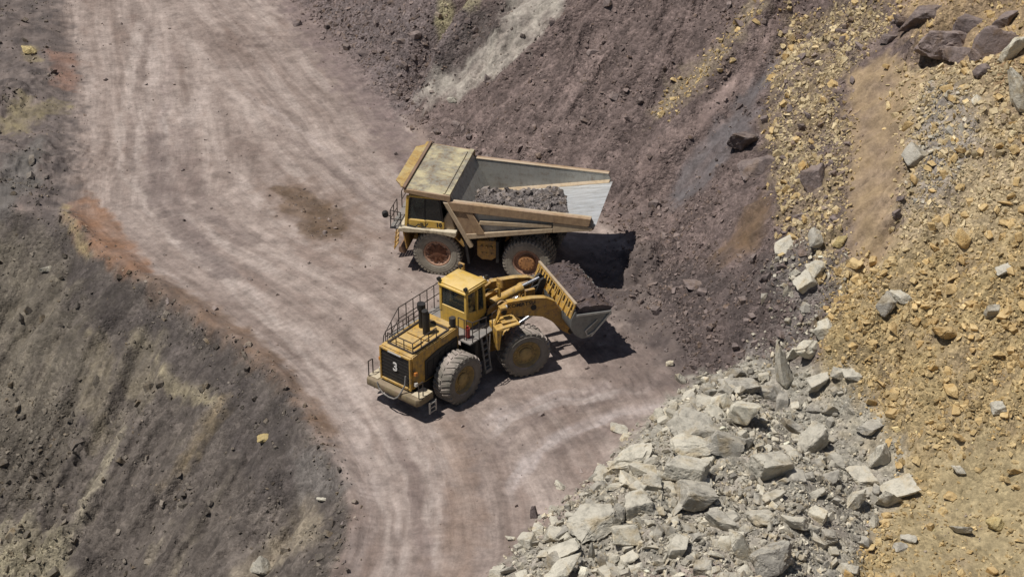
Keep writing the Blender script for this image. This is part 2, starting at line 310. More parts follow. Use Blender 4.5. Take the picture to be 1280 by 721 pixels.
def ground_colour(x, y, flow=False):
    """albedo (n,3) and looseness (0 packed road .. 1 loose scree) of the ground on the map"""
    shp_ = np.shape(x); x = np.ravel(x); y = np.ravel(y)
    d, s = sdline(x, y, TOE)
    r, rs = sdline(x, y, RGUIDE)
    l, ls = sdline(x, y, LEDGE)
    n1 = fbm(x, y, .35, 4, 81); n2 = fbm(x, y, 1.3, 4, 85); n3 = fbm(x, y, .09, 3, 89)
    wob = .5 * fbm(x, y, .6, 3, 91)
    mb = sstep(-.6, .5, d + wob)                       # bank
    ml = sstep(-.3, .35, -l + wob * .5)
    col_ = np.empty(x.shape + (3,))
    road = np.array((.290, .232, .202)); rdark = np.array((.170, .130, .112)); rpale = np.array((.40, .333, .298))
    rw = r + .4 * fbm(x, y, .12, 2, 94)
    wt = sstep(.38, .62, r / (np.abs(r) + np.abs(d) + .01)) * sstep(2, 8, y + 3)          # which edge the wheels follow here
    dw = d + .4 * fbm(x, y, .12, 2, 96)
    streak = (1 - wt) * fbm(-rw * .8, rs * .05, 1, 5, 93) + wt * fbm(dw * .8, s * .06, 1, 5, 193) + .35 * n2
    k = np.clip(.5 + .9 * streak + .5 * n3 + .25 * n1, 0, 1)[..., None]
    c = rdark * (1 - k) + rpale * k
    c = .72 * c + .28 * (road * (1 + .16 * n1 + .12 * n2)[..., None])
    col_[:] = c
    def blend(m, a, b, seed):
        nonlocal col_
        t = np.clip(.5 + .75 * fbm(x, y, .8, 4, seed) + .35 * fbm(x, y, 3.1, 3, seed + 5), 0, 1)[..., None]
        cc = np.array(a) * (1 - t) + np.array(b) * t
        col_ = col_ * (1 - m[..., None]) + cc * m[..., None]
    # wheel tracks along the road, each as wide as a tyre, and fine drag marks
    fine = (1 - wt) * fbm(-rw * 4.5, rs * .16, 1, 4, 99) + wt * fbm(dw * 4.5, s * .16, 1, 4, 199); col_ *= (1 + .26 * (1 - mb) * fine + .10 * (1 - mb) * fbm(x, y, 4.0, 3, 92))[..., None]
    bp = ((1 - wt) * fbm(-rw * .5, rs * .14, 1, 4, 191) + wt * fbm(dw * .5, s * .14, 1, 4, 192) + .25 * n2)
    bm_ = (sstep(.16, .5, bp) * .62)[..., None]; col_ = col_ * (1 - bm_) + np.array((.205, .152, .128)) * bm_
    for q, tm, dark in road_tracks(x, y, r, rs, d, s):
        tcol = np.array((.155, .122, .108)) if dark else np.array((.43, .365, .33))
        m = tm * (.48 if dark else .44)
        col_ = col_ * (1 - m[..., None]) + tcol * m[..., None]
    for wd, cc, pl in TRACKS:
        q, qs = sdline(x + .35 * fbm(x, y, .5, 2, 95), y + .35 * fbm(x, y, .5, 2, 96), pl)
        ends = sstep(0, 2.0, qs) * sstep(0, 2.0, max(qs.max(), 1) - qs)
        m = sstep(wd * 1.1, wd * .45, np.abs(q)) * np.clip(.36 + 1.0 * fbm(qs * .6, q * 2.5, .6, 5, 97), 0, 1) * ends * .85
        lug = 1 - .13 * (np.sin(qs * 2 * math.pi / .42 + 1.5 * np.abs(q)) > .3)
        col_ = col_ * (1 - m[..., None]) + np.array(cc) * lug[..., None] * m[..., None]
    blend(mb, (.215, .163, .148), (.105, .081, .075), 101)
    gul = fbm(s * .8, d * .10, 1, 4, 103); gulf = fbm(s * 3.2, d * .16, 1, 4, 104)
    col_ *= (1 + .38 * mb * gul + .22 * mb * gulf)[..., None]
    blend(ml, (.155, .132, .114), (.080, .068, .061), 111)
    fx = x * .87 - y * .5 + 1.2 * fbm(x, y, .10, 2, 37); fy = x * .5 + y * .87
    gul2 = fbm(fx * .7, fy * .06, 1, 4, 113); gul3 = fbm(fx * 2.8, fy * .12, 1, 4, 114)
    sl_k = (1 + ml * (.40 * gul2 + .12 * gul3 + .28 * fbm(x, y, .5, 4, 117)))[..., None]
    tm_ = (ml * sstep(.05, .5, fbm(fx * .45, fy * .07, 1, 4, 115) + .35 * fbm(x, y, .9, 3, 116) - .10) * sstep(2.5, 6, -l) * .7)[..., None]
    col_ = col_ * (1 - tm_) + np.array((.215, .185, .142)) * tm_
    col_ *= sl_k
    loose = np.clip(.12 + .75 * mb + .55 * ml + .5 * (mb + ml) * np.clip(fbm(x, y, .35, 3, 118), -.3, 1), .1, 1)
    for i, (nm, so, wa, a, b, poly) in enumerate(ZONES):
        so = so * 1.6; pa = np.array(poly); pad = so + wa * 1.5 + 1
        ii = np.where((x > pa[:, 0].min() - pad) & (x < pa[:, 0].max() + pad) & (y > pa[:, 1].min() - pad) & (y < pa[:, 1].max() + pad))[0]
        if not len(ii): continue
        X, Y = x[ii], y[ii]
        xx = X + wa * fbm(X, Y, .5, 4, 120 + i); yy = Y + wa * fbm(X, Y, .5, 4, 170 + i)
        m = sstep(-so * .5, so * .5, sdpoly(xx, yy, poly) + .9 * so * fbm(X, Y, 1.1, 4, 230 + i))
        m = m * np.clip(.80 + .55 * fbm(X, Y, .7, 3, 330 + i), .25, 1)
        if nm.startswith('brown lower') or 'smudge' in nm: m = m * .6
        t = np.clip(.5 + .85 * fbm(X, Y, .8, 4, 260 + i) + .45 * fbm(X, Y, 3.1, 3, 265 + i), 0, 1)[:, None]
        cc = np.array(a) * (1 - t) + np.array(b) * t
        if pa[:, 0].max() < -7 and ml.max() > 0: cc = cc * (1 + .75 * (sl_k[ii] - 1))
        col_[ii] = col_[ii] * (1 - m[:, None]) + cc * m[:, None]
        if nm in ('grey pile fines', 'ochre scree', 'pale ochre scree', 'jagged rock', 'pale blocky corner', 'upper left rubble', 'yellow and purple blocks'): loose[ii] = np.maximum(loose[ii], m)
        if nm in ('pale gully', 'blue grey slide', 'pink slide rim', 'brown damp streak', 'tan sand chute'): loose[ii] = loose[ii] * (1 - .6 * m)
        if 'sand' in nm: loose[ii] = loose[ii] * (1 - .35 * m)
    if flow:
        bank = mb > .5; low = ml > .5
        f1 = np.stack([np.where(bank, s, np.where(low, fx, -rw)), .1 * np.where(bank, d, np.where(low, fy, rs)), wt * (1 - np.maximum(mb, ml))], -1)
        f2 = np.stack([np.where(bank, s, np.where(low, fx, dw)), .1 * np.where(bank, d, np.where(low, fy, s)), np.maximum(mb, ml)], -1)
        return np.clip(col_, .02, .8).reshape(shp_ + (3,)), loose.reshape(shp_), f1, f2
    return np.clip(col_, .02, .8).reshape(shp_ + (3,)), loose.reshape(shp_)

def zone_mask(names, x, y, soft=.8):
    m = np.zeros(x.shape)
    for (nm, so, wa, a, b, poly) in ZONES:
        if nm in names: m = np.maximum(m, sstep(-soft, soft, sdpoly(x, y, poly)))
    return m

# ------------------------------------------------------------------ materials
def new_mat(name):
    m = bpy.data.materials.new(name); m.use_nodes = True
    t = m.node_tree; b = t.nodes['Principled BSDF']
    return m, t, b

def nd(t, typ, **kw):
    n = t.nodes.new(typ)
    for k, v in kw.items():
        if k in n.inputs.keys() if isinstance(k, str) else False: n.inputs[k].default_value = v
        else: setattr(n, k, v)
    return n

def ramp(t, fac, stops):
    r = t.nodes.new('ShaderNodeValToRGB')
    e = r.color_ramp.elements
    while len(e) < len(stops): e.new(.5)
    for q, (p, c) in zip(e, stops):
        q.position = p; q.color = (c[0], c[1], c[2], 1) if hasattr(c, '__len__') else (c, c, c, 1)
    t.links.new(fac, r.inputs[0]); return r

def mixc(t, fac, a, b, mode='MIX'):
    m = t.nodes.new('ShaderNodeMix'); m.data_type = 'RGBA'; m.blend_type = mode
    for sock, v in ((m.inputs[0], fac), (m.inputs[6], a), (m.inputs[7], b)):
        if hasattr(v, 'is_linked'): t.links.new(v, sock)
        elif hasattr(v, '__len__'): sock.default_value = (*v, 1) if len(v) == 3 else v
        else: sock.default_value = v
    return m.outputs[2]

def mth(t, op, a, b=0.0, clamp=False):
    m = t.nodes.new('ShaderNodeMath'); m.operation = op; m.use_clamp = clamp
    for sock, v in ((m.inputs[0], a), (m.inputs[1], b)):
        if hasattr(v, 'is_linked'): t.links.new(v, sock)
        else: sock.default_value = v
    return m.outputs[0]

def madd(t, a, k, c):
    m = t.nodes.new('ShaderNodeMath'); m.operation = 'MULTIPLY_ADD'; t.links.new(a, m.inputs[0]); m.inputs[1].default_value = k; m.inputs[2].default_value = c; return m.outputs[0]

def noise(t, vec, scale, detail=5, rough=.6, dist=0):
    n = t.nodes.new('ShaderNodeTexNoise')
    n.inputs['Scale'].default_value = scale; n.inputs['Detail'].default_value = detail
    n.inputs['Roughness'].default_value = rough; n.inputs['Distortion'].default_value = dist
    t.links.new(vec, n.inputs['Vector']); return n.outputs['Fac']

def mat_ground():
    m, t, b = new_mat('loose_ground')
    at = t.nodes.new('ShaderNodeAttribute'); at.attribute_name = 'Col'
    al = t.nodes.new('ShaderNodeAttribute'); al.attribute_name = 'loose'
    geo = t.nodes.new('ShaderNodeNewGeometry'); P = geo.outputs['Position']
    n1 = noise(t, P, 1.1, 10, .72); n2 = noise(t, P, 6.5, 8, .75)
    v = t.nodes.new('ShaderNodeTexVoronoi'); v.inputs['Scale'].default_value = 4.2; v.feature = 'F1'
    v.inputs['Randomness'].default_value = 1; t.links.new(P, v.inputs['Vector'])
    v2 = t.nodes.new('ShaderNodeTexVoronoi'); v2.inputs['Scale'].default_value = 9.5; t.links.new(P, v2.inputs['Vector'])
    sp = t.nodes.new('ShaderNodeSeparateColor'); t.links.new(v.outputs['Color'], sp.inputs[0])
    sp2 = t.nodes.new('ShaderNodeSeparateColor'); t.links.new(v2.outputs['Color'], sp2.inputs[0])
    L = al.outputs['Fac']
    # clods: every cell its own shade, more so where the ground is loose
    c1 = madd(t, sp.outputs[0], .7, .65)
    c2 = madd(t, sp2.outputs[1], .6, .7)
    cl = mth(t, 'MULTIPLY', c1, c2)
    cl = mixc(t, mth(t, 'MULTIPLY', L, .8), (1, 1, 1), cl)
    g = ramp(t, n1, [(.3, .66), (.5, 1.0), (.7, 1.28)])
    g2 = ramp(t, n2, [(.3, .78), (.7, 1.2)])
    c = mixc(t, 1.0, at.outputs['Color'], g.outputs[0], 'MULTIPLY')
    c = mixc(t, madd(t, L, .35, .6), c, g2.outputs[0], 'MULTIPLY')
    c = mixc(t, 1.0, c, cl, 'MULTIPLY')
    # drag marks, ruts and slide streaks run along the flow of the ground
    fa = t.nodes.new('ShaderNodeAttribute'); fa.attribute_name = 'flow'; fb = t.nodes.new('ShaderNodeAttribute'); fb.attribute_name = 'flow_b'
    sa = t.nodes.new('ShaderNodeSeparateXYZ'); t.links.new(fa.outputs['Vector'], sa.inputs[0])
    sb = t.nodes.new('ShaderNodeSeparateXYZ'); t.links.new(fb.outputs['Vector'], sb.inputs[0])
    def flat(sp_):
        cx = t.nodes.new('ShaderNodeCombineXYZ'); t.links.new(sp_.outputs[0], cx.inputs[0]); t.links.new(sp_.outputs[1], cx.inputs[1]); return cx.outputs[0]
    va, vb = flat(sa), flat(sb)
    st = mixc(t, sa.outputs[2], noise(t, va, 3.2, 8, .75), noise(t, vb, 3.2, 8, .75))
    g3 = ramp(t, st, [(.28, .66), (.45, .95), (.55, 1.05), (.72, 1.36)])
    gk = madd(t, sb.outputs[2], -.38, .62)
    c = mixc(t, gk, c, g3.outputs[0], 'MULTIPLY')
    t.links.new(c, b.inputs['Base Color'])
    b.inputs['Roughness'].default_value = .95
    b.inputs['Specular IOR Level'].default_value = .15
    h = mth(t, 'MULTIPLY', mth(t, 'SUBTRACT', .5, v.outputs['Distance']), L)
    h = mth(t, 'ADD', h, mth(t, 'MULTIPLY', n2, madd(t, L, .5, .45)))
    h = mth(t, 'ADD', h, mth(t, 'MULTIPLY', mth(t, 'SUBTRACT', .4, v2.outputs['Distance']), mth(t, 'MULTIPLY', L, .5)))
    h = mth(t, 'ADD', h, mth(t, 'MULTIPLY', n1, .8))
    h = mth(t, 'ADD', h, mth(t, 'MULTIPLY', st, madd(t, sb.outputs[2], -.8, 1.3)))
    bp = t.nodes.new('ShaderNodeBump'); bp.inputs['Distance'].default_value = .16
    t.links.new(madd(t, L, .55, .3), bp.inputs['Strength'])
    t.links.new(h, bp.inputs['Height']); t.links.new(bp.outputs[0], b.inputs['Normal'])
    return m

def mat_rock(name, base, var, attr=None, obj_random=True, scale=2.2, dust=(.45, .41, .35)):
    m, t, b = new_mat(name)
    tc = t.nodes.new('ShaderNodeTexCoord'); geo = t.nodes.new('ShaderNodeNewGeometry')
    P = geo.outputs['Position']
    n1 = noise(t, P, scale, 8, .68, .3); n2 = noise(t, P, scale * 5, 6, .72); n0 = noise(t, P, scale * .55, 5, .6, .6)
    if attr:
        a = t.nodes.new('ShaderNodeAttribute'); a.attribute_name = attr; c0 = a.outputs['Color']
    else:
        oi = t.nodes.new('ShaderNodeObjectInfo')
        c0 = ramp(t, oi.outputs['Random'], [(0, base), (.55, [.5 * (p + q) for p, q in zip(base, var)]), (1, var)]).outputs[0]
    g = ramp(t, n1, [(.28, .55), (.48, 1.0), (.72, 1.18)])
    c = mixc(t, 1.0, c0, g.outputs[0], 'MULTIPLY')
    c = mixc(t, ramp(t, n0, [(.50, 0.0), (.66, .65)]).outputs[0], c, mixc(t, 1.0, c, (.86, .72, .50), 'MULTIPLY'))
    g2 = ramp(t, n2, [(.3, .8), (.7, 1.16)])
    c = mixc(t, 1.0, c, g2.outputs[0], 'MULTIPLY')
    # dust that has settled on upward faces
    sx = t.nodes.new('ShaderNodeSeparateXYZ'); t.links.new(geo.outputs['Normal'], sx.inputs[0])
    up = ramp(t, sx.outputs[2], [(.55, 0.0), (.95, 1.0)])
    dn = mth(t, 'MULTIPLY', up.outputs[0], ramp(t, n1, [(.4, 0.0), (.62, .55)]).outputs[0])
    if dust: c = mixc(t, dn, c, dust)
    t.links.new(c, b.inputs['Base Color'])
    b.inputs['Roughness'].default_value = .9; b.inputs['Specular IOR Level'].default_value = .2
    bp = t.nodes.new('ShaderNodeBump'); bp.inputs['Strength'].default_value = .75; bp.inputs['Distance'].default_value = .13
    h = mth(t, 'ADD', n1, mth(t, 'MULTIPLY', n2, .55))
    t.links.new(h, bp.inputs['Height']); t.links.new(bp.outputs[0], b.inputs['Normal'])
    return m

# ------------------------------------------------------------------ ground sheet
def np_mesh(name, V, Fq, mat, colr=None, loose=None, smooth=False):
    me = bpy.data.meshes.new(name)
    n = len(V); k = Fq.shape[1]; f = len(Fq)
    me.vertices.add(n); me.vertices.foreach_set('co', np.ascontiguousarray(V, np.float32).ravel())
    me.loops.add(f * k); me.loops.foreach_set('vertex_index', np.ascontiguousarray(Fq, np.int32).ravel())
    me.polygons.add(f); me.polygons.foreach_set('loop_start', np.arange(0, f * k, k, dtype=np.int32))
    me.polygons.foreach_set('use_smooth', np.full(f, smooth))
    me.update(calc_edges=True); me.validate()
    if colr is not None:
        a = me.attributes.new('Col', 'FLOAT_COLOR', 'POINT')
        a.data.foreach_set('color', np.concatenate([colr, np.ones((n, 1))], 1).astype(np.float32).ravel())
    if loose is not None:
        a = me.attributes.new('loose', 'FLOAT', 'POINT'); a.data.foreach_set('value', loose.astype(np.float32))
    me.materials.append(mat)
    o = bpy.data.objects.new(name, me); col.objects.link(o)
    return o

gx = np.concatenate([np.linspace(-400, -60, 16)[:-1], np.linspace(-60, -41, 40)[:-1], np.arange(-41, 33, .10), np.linspace(33, 70, 60)[1:], np.linspace(70, 400, 14)[1:]])
gy = np.concatenate([np.linspace(-400, -60, 16)[:-1], np.linspace(-60, -29, 60)[:-1], np.arange(-29, 46, .10), np.linspace(46, 80, 60)[1:], np.linspace(80, 400, 14)[1:]])
GX, GY = np.meshgrid(gx, gy)
GZ = height(GX, GY)
GC, GL, F1, F2 = ground_colour(GX, GY, True)
_r, _rs = sdline(GX, GY, RGUIDE); _d, _s = sdline(GX, GY, TOE)
_flat = sstep(.2, -1.2, _d) * sstep(.3, 1.2, _r)
for _q, _m, _k in road_tracks(GX, GY, _r, _rs, _d, _s): GZ -= .035 * _m * _flat
for _w, _c, _pl in TRACKS:
    _q, _a = sdline(GX, GY, _pl); GZ -= .04 * np.exp(-(_q / _w) ** 4) * (.5 + .5 * np.sin(_a * 2 * math.pi / .45)) * _flat
_pm = zone_mask(('damp patch', 'dark by pile'), GX, GY, .6) * _flat
GZ += _pm * (.07 + .16 * fbm(GX, GY, 1.3, 4, 75))
nx, ny = len(gx), len(gy)
idx = np.arange(nx * ny).reshape(ny, nx)
FQ = np.stack([idx[:-1, :-1], idx[:-1, 1:], idx[1:, 1:], idx[1:, :-1]], -1).reshape(-1, 4)
ground = np_mesh('ground', np.stack([GX, GY, GZ], -1).reshape(-1, 3), FQ, mat_ground(), GC.reshape(-1, 3), GL.ravel(), smooth=True)
for nm_, ar_ in (('flow', F1), ('flow_b', F2)):
    at_ = ground.data.attributes.new(nm_, 'FLOAT_VECTOR', 'POINT'); at_.data.foreach_set('vector', ar_.astype(np.float32).ravel())
ground['kind'] = 'structure'
ground['label'] = 'dusty haul road with a scree bank above and a spoil slope below'

def zat(x, y):
    """height of the ground sheet itself at (x, y) (bilinear over its grid)"""
    x = np.asarray(x, float); y = np.asarray(y, float)
    i = np.clip(np.searchsorted(gx, x) - 1, 0, nx - 2); j = np.clip(np.searchsorted(gy, y) - 1, 0, ny - 2)
    u = (x - gx[i]) / (gx[i + 1] - gx[i]); v = (y - gy[j]) / (gy[j + 1] - gy[j])
    return (GZ[j, i] * (1 - u) + GZ[j, i + 1] * u) * (1 - v) + (GZ[j + 1, i] * (1 - u) + GZ[j + 1, i + 1] * u) * v
# ------------------------------------------------------------------ boulders one can tell apart: x, y, width, height seen, stone, shape, label
BOULDERS = [
    (5.39, -17.49, 2.26, 1.60, 'g', 'r', 'largest pale grey boulder at the road edge of the rubble pile'),
    (3.48, -23.16, 1.98, 1.36, 'g', 'r', 'broad pale boulder with swirling layers low in the rubble pile'),
    (5.40, -22.21, 1.45, 1.17, 'g', 'b', 'blocky pale boulder between the swirled boulder and the heap crest'),
    (4.55, -22.80, 0.68, 0.82, 'g', 'r', 'small grey rock tucked against the swirled pale boulder'),
    (2.04, -26.39, 1.84, 1.12, 'g', 's', 'wide pale slab with shaded end at the foot of the pile'),
    (2.19, -24.62, 1.41, 0.50, 'g', 's', 'thin grey slab lying just above the wide pale slab'),
    (1.00, -20.03, 0.53, 0.75, 'd', 'p', 'dark upright stone alone on the road by the rubble pile'),
    (2.19, -17.83, 0.51, 0.44, 'g', 'b', 'small bright stone on the road edge below the largest pale boulder'),
    (-0.07, -21.71, 0.49, 0.42, 'g', 'b', 'small pale stone on the road beyond the foot of the pile'),
    (-0.61, -24.67, 0.68, 0.61, 'g', 'r', 'rounded grey stone at the very tip of the rubble pile'),
    (4.79, -25.05, 0.94, 0.64, 'g', 'r', 'rounded grey rock below the swirled boulder near the picture bottom'),
    (3.77, -25.28, 0.50, 0.70, 'g', 'b', 'squarish pale rock in the cluster of upright stones'),
    (3.35, -24.86, 0.34, 0.87, 'g', 'p', 'narrow upright splinter in the cluster of upright stones'),
    (4.26, -24.89, 0.47, 0.54, 'g', 'b', 'pale cream rock beside the squarish one in the upright cluster'),
    (4.52, -20.04, 0.88, 0.46, 'g', 's', 'low grey rock with dark gap under it below the largest boulder'),
    (5.26, -20.55, 0.70, 0.42, 'g', 's', 'low pale rock sharing a dark gap beneath the largest boulder'),
    (6.16, -20.65, 0.98, 0.91, 'g', 'b', 'sharp grey block leaning against the smaller rocks of the heap crest'),
    (8.30, -16.16, 2.20, 1.54, 'g', 'b', 'big angular block with dark shaded side on the crest of the pile'),
    (7.65, -13.56, 0.72, 0.98, 'g', 'b', 'upright pale rock against the big angular crest block'),
    (6.91, -13.44, 0.68, 0.84, 'g', 'b', 'small square pale rock on the road edge of the crest'),
    (5.15, -13.29, 0.99, 0.53, 'g', 's', 'long low rock at the road edge above the largest boulder'),
    (11.03, -11.57, 2.16, 0.69, 'g', 's', 'bright flat slab on top of the pile below the purple bank'),
    (10.75, -15.22, 1.85, 2.00, 'g', 'b', 'tall split grey block under the bright flat slab'),
    (9.93, -10.66, 0.86, 0.70, 'g', 'r', 'rounded grey stone at the toe of the purple bank'),
    (8.34, -9.13, 0.60, 0.68, 'g', 'b', 'dark sided stone on the purple toe beyond the loader bucket'),
    (7.92, -7.73, 0.40, 0.40, 'g', 'b', 'small pale stone nearest to the loader bucket shadow'),
    (8.00, -17.94, 1.66, 0.90, 'g', 'b', 'sloping grey block below the big angular crest block'),
    (7.70, -19.75, 1.77, 1.34, 'g', 'b', 'pale block with large shadowed end amid the pile'),
    (9.64, -17.71, 1.95, 1.37, 'g', 'r', 'earth crusted grey boulder right behind the pale shadowed block'),
    (11.38, -19.26, 2.06, 1.92, 'g', 'b', 'broad grey block with pitted face in the heart of the pile'),
    (13.08, -10.86, 1.63, 2.41, 'g', 'p', 'tall pointed grey boulder at the top of the rubble pile'),
    (14.34, -10.32, 1.32, 1.16, 'g', 'r', 'round blue grey boulder beside the ochre scree top'),
    (15.06, -9.68, 1.01, 0.78, 'g', 'r', 'grey boulder above the round blue grey one'),
    (13.73, -9.94, 0.66, 0.74, 'g', 'b', 'small grey rock between the pointed boulder and the round one'),
    (14.63, -11.75, 1.31, 0.92, 'g', 'b', 'square grey block at the ochre edge of the pile'),
    (15.51, -12.03, 0.69, 0.76, 'g', 'b', 'pale rock squeezed behind the square block'),
    (16.15, -12.34, 0.91, 0.46, 'g', 's', 'flat grey flake lying out on the ochre scree'),
    (14.32, -12.97, 0.65, 0.50, 'g', 'b', 'small bright white block among ochre crumbs'),
    (13.15, -14.44, 1.20, 1.05, 'g', 'b', 'grey block below the tall pointed boulder'),
    (14.04, -15.43, 1.27, 1.42, 'g', 'b', 'tall pale rock with a rusty side in the upper pile'),
    (17.03, -16.51, 1.40, 1.25, 'g', 'p', 'pyramid shaped olive grey boulder with dark side'),
    (16.70, -14.82, 1.20, 0.41, 'g', 's', 'flat grey slab above the pyramid boulder'),
    (12.38, -11.93, 1.08, 0.92, 'g', 'b', 'dull grey block below the pointed boulder, pile side'),
    (7.96, -21.08, 2.17, 1.26, 'g', 'r', 'large rounded boulder with cracked layers in mid pile'),
    (12.07, -23.02, 1.16, 0.99, 'g', 'b', 'cream block standing clear in the lower pile'),
    (10.80, -25.48, 1.80, 1.73, 'g', 'b', 'biggest grey block at the picture bottom with dark cleft'),
    (9.55, -24.84, 0.80, 1.48, 'g', 'b', 'split off slab beside the dark cleft of the bottom block'),
    (9.02, -22.78, 1.44, 1.17, 'g', 'b', 'tan sided grey block above the bottom block'),
    (10.74, -22.67, 1.37, 1.17, 'g', 's', 'smooth tilted grey slab face above the bottom block'),
    (13.58, -22.75, 1.03, 0.83, 'g', 'b', 'grey block between the cream block and the pile edge'),
    (13.23, -21.79, 0.90, 0.63, 'g', 'b', 'low grey rock behind the cream block'),
    (14.88, -16.46, 0.96, 0.66, 'g', 'b', 'rounded grey rock halfway to the pyramid boulder'),
    (13.33, -20.29, 0.99, 0.46, 'g', 's', 'yellow tinted flat rock in the mid pile'),
    (7.84, -26.25, 0.79, 0.53, 'g', 'r', 'oval grey rock at the picture bottom, left of the cleft block'),
    (8.49, -25.28, 0.67, 0.53, 'g', 'b', 'pale rock above the oval rock at the bottom'),
    (6.59, -23.85, 0.61, 0.54, 'g', 'b', 'yellowish small rock below the layered boulder'),
    (13.72, -24.09, 0.58, 0.51, 'g', 'b', 'pale rock low at the ochre edge of the pile'),
    (16.07, -17.44, 1.46, 1.10, 'g', 's', 'thick grey slab below the pyramid boulder'),
    (17.44, -18.38, 1.67, 1.31, 'g', 's', 'wide grey slab pair at the ochre edge of the pile'),
    (15.29, -19.49, 1.15, 1.22, 'g', 'b', 'pale face block next to the thick grey slab'),
    (16.92, -19.13, 1.37, 1.01, 'g', 'p', 'wedge shaped pale rock below the wide slab pair'),
    (15.98, -20.65, 0.60, 0.78, 'g', 'p', 'pale upright stone on the lower ochre edge'),
    (19.69, -21.19, 1.06, 0.77, 'g', 'r', 'tan boulder alone on the fine ochre sand'),
    (21.31, -21.18, 0.91, 0.60, 'y', 'b', 'yellowish boulder on the fine ochre sand'),
    (20.14, -18.37, 0.79, 0.65, 'g', 'b', 'pale grey stone high on the fine ochre sand'),
    (17.35, -21.71, 0.77, 0.39, 'g', 's', 'flat cream stone on the sand beside the pile'),
    (16.89, -22.30, 0.70, 0.38, 'g', 's', 'flat pale stone just below the flat cream one'),
    (19.64, -19.24, 0.61, 0.32, 'o', 's', 'orange flake on the ochre sand'),
    (20.35, -17.02, 0.62, 0.40, 'o', 'r', 'orange stone above the fine ochre sand'),
    (17.88, -10.18, 0.92, 1.07, 'g', 'b', 'pale grey block on the upper ochre scree'),
    (18.57, -9.78, 0.92, 0.77, 'g', 'b', 'bluish grey block touching the pale one on the ochre scree'),
    (22.41, -12.13, 0.75, 0.71, 'g', 'b', 'pale grey block far out on the ochre scree'),
    (23.10, -10.48, 0.64, 0.57, 'g', 'b', 'small pale block near the picture edge of the ochre scree'),
    (16.87, -6.87, 0.79, 0.63, 'o', 'b', 'ochre block at the foot of the tan sand chute'),
    (17.73, -6.99, 0.63, 0.55, 'o', 'b', 'second ochre block at the foot of the tan sand chute'),
    (21.58, -8.35, 0.77, 0.92, 'o', 'b', 'upright ochre block on the pale scree'),
    (16.27, -5.57, 0.68, 0.40, 'y', 'r', 'bright yellow stone below the dark boulders'),
    (20.29, -12.40, 1.35, 0.98, 'o', 'r', 'big ochre boulder in the middle of the ochre scree'),
    (12.91, 6.94, 2.14, 1.96, 'd', 'b', 'large dark boulder with square face on the bank'),
    (13.41, 4.75, 2.37, 1.14, 'd', 'b', 'long dark boulder below the square faced one'),
    (15.72, -0.23, 1.75, 1.75, 'd', 'b', 'dark boulder amid yellow stones on the bank'),
    (14.46, -7.22, 1.18, 1.11, 'g', 'b', 'grey boulder at the top of the grey toe'),
    (15.16, -9.69, 0.78, 0.78, 'g', 'b', 'grey stone just above the round boulder of the pile'),
    (9.68, -1.93, 1.43, 0.59, 'd', 's', 'dark ledge stone with a black gap on the toe scree'),
    (-11.91, -12.56, 0.85, 0.43, 'y', 's', 'tan slab lying on the dark left slope'),
    (-11.41, -20.01, 1.24, 1.24, 'g', 'p', 'pointed pale rock low on the left slope'),
    (-26.34, 4.78, 0.63, 0.50, 'g', 'r', 'grey stone on the green tan slope'),
    (-32.94, 31.19, 0.93, 0.55, 'y', 'b', 'yellow rock on the dark waste ground'),
    (-8.72, -17.85, 0.44, 0.33, 'g', 'r', 'pale stone on the crest of the left slope'),
    (22.89, 5.01, 3.39, 2.80, 'd', 'b', 'massive purple rock outcrop at the top of the bank'),
    (22.18, 8.12, 2.61, 1.74, 'd', 'b', 'purple outcrop behind the massive one at the top edge'),
    (24.75, 2.42, 1.90, 2.47, 'd', 'b', 'dark crag above the rusty earth'),
    (24.10, 2.63, 0.99, 0.91, 'd', 'r', 'grey knob at the foot of the dark crag'),
    (25.32, 0.53, 1.21, 1.62, 'g', 'b', 'pale grey boulder at the upper corner of the bank'),
    (25.00, -2.43, 1.35, 2.14, 'g', 'r', 'long pale boulder hanging at the edge of the rusty earth'),
    (2.48, 21.08, 0.40, 0.40, 'd', 'b', 'dark stone in the pale gully'),
    (-3.79, 20.71, 0.61, 0.50, 'g', 'b', 'bright small stone at the foot of the pale gully'),
    (-15.21, 36.73, 0.68, 0.51, 'd', 'b', 'dark stone at the road edge by the far rubble'),
    (21.93, -16.78, 0.72, 0.72, 'g', 'b', 'grey block on the ochre scree above the fine sand'),
    (20.19, -15.01, 0.81, 0.63, 'o', 'b', 'orange block in the ochre scree above the fine sand'),
    (23.28, 3.68, 1.67, 1.42, 'd', 'b', 'broken purple block under the massive outcrop'),
    (22.38, 5.46, 1.45, 1.28, 'd', 'b', 'purple block leaning on the massive outcrop from the road side'),
    (24.09, 5.24, 1.86, 1.61, 'd', 'b', 'purple block between the massive outcrop and the dark crag'),
    (21.56, 9.13, 1.50, 1.06, 'd', 'b', 'low purple block at the road end of the outcrop'),
    (25.66, 4.20, 1.42, 1.42, 'd', 'b', 'dark block above the crag at the top corner'),
    (23.76, 0.35, 0.73, 0.73, 'd', 'b', 'small dark block fallen below the crag'),
    (20.61, 8.31, 0.96, 0.70, 'd', 'b', 'dark block fallen from the outcrop onto the yellow debris'),
]

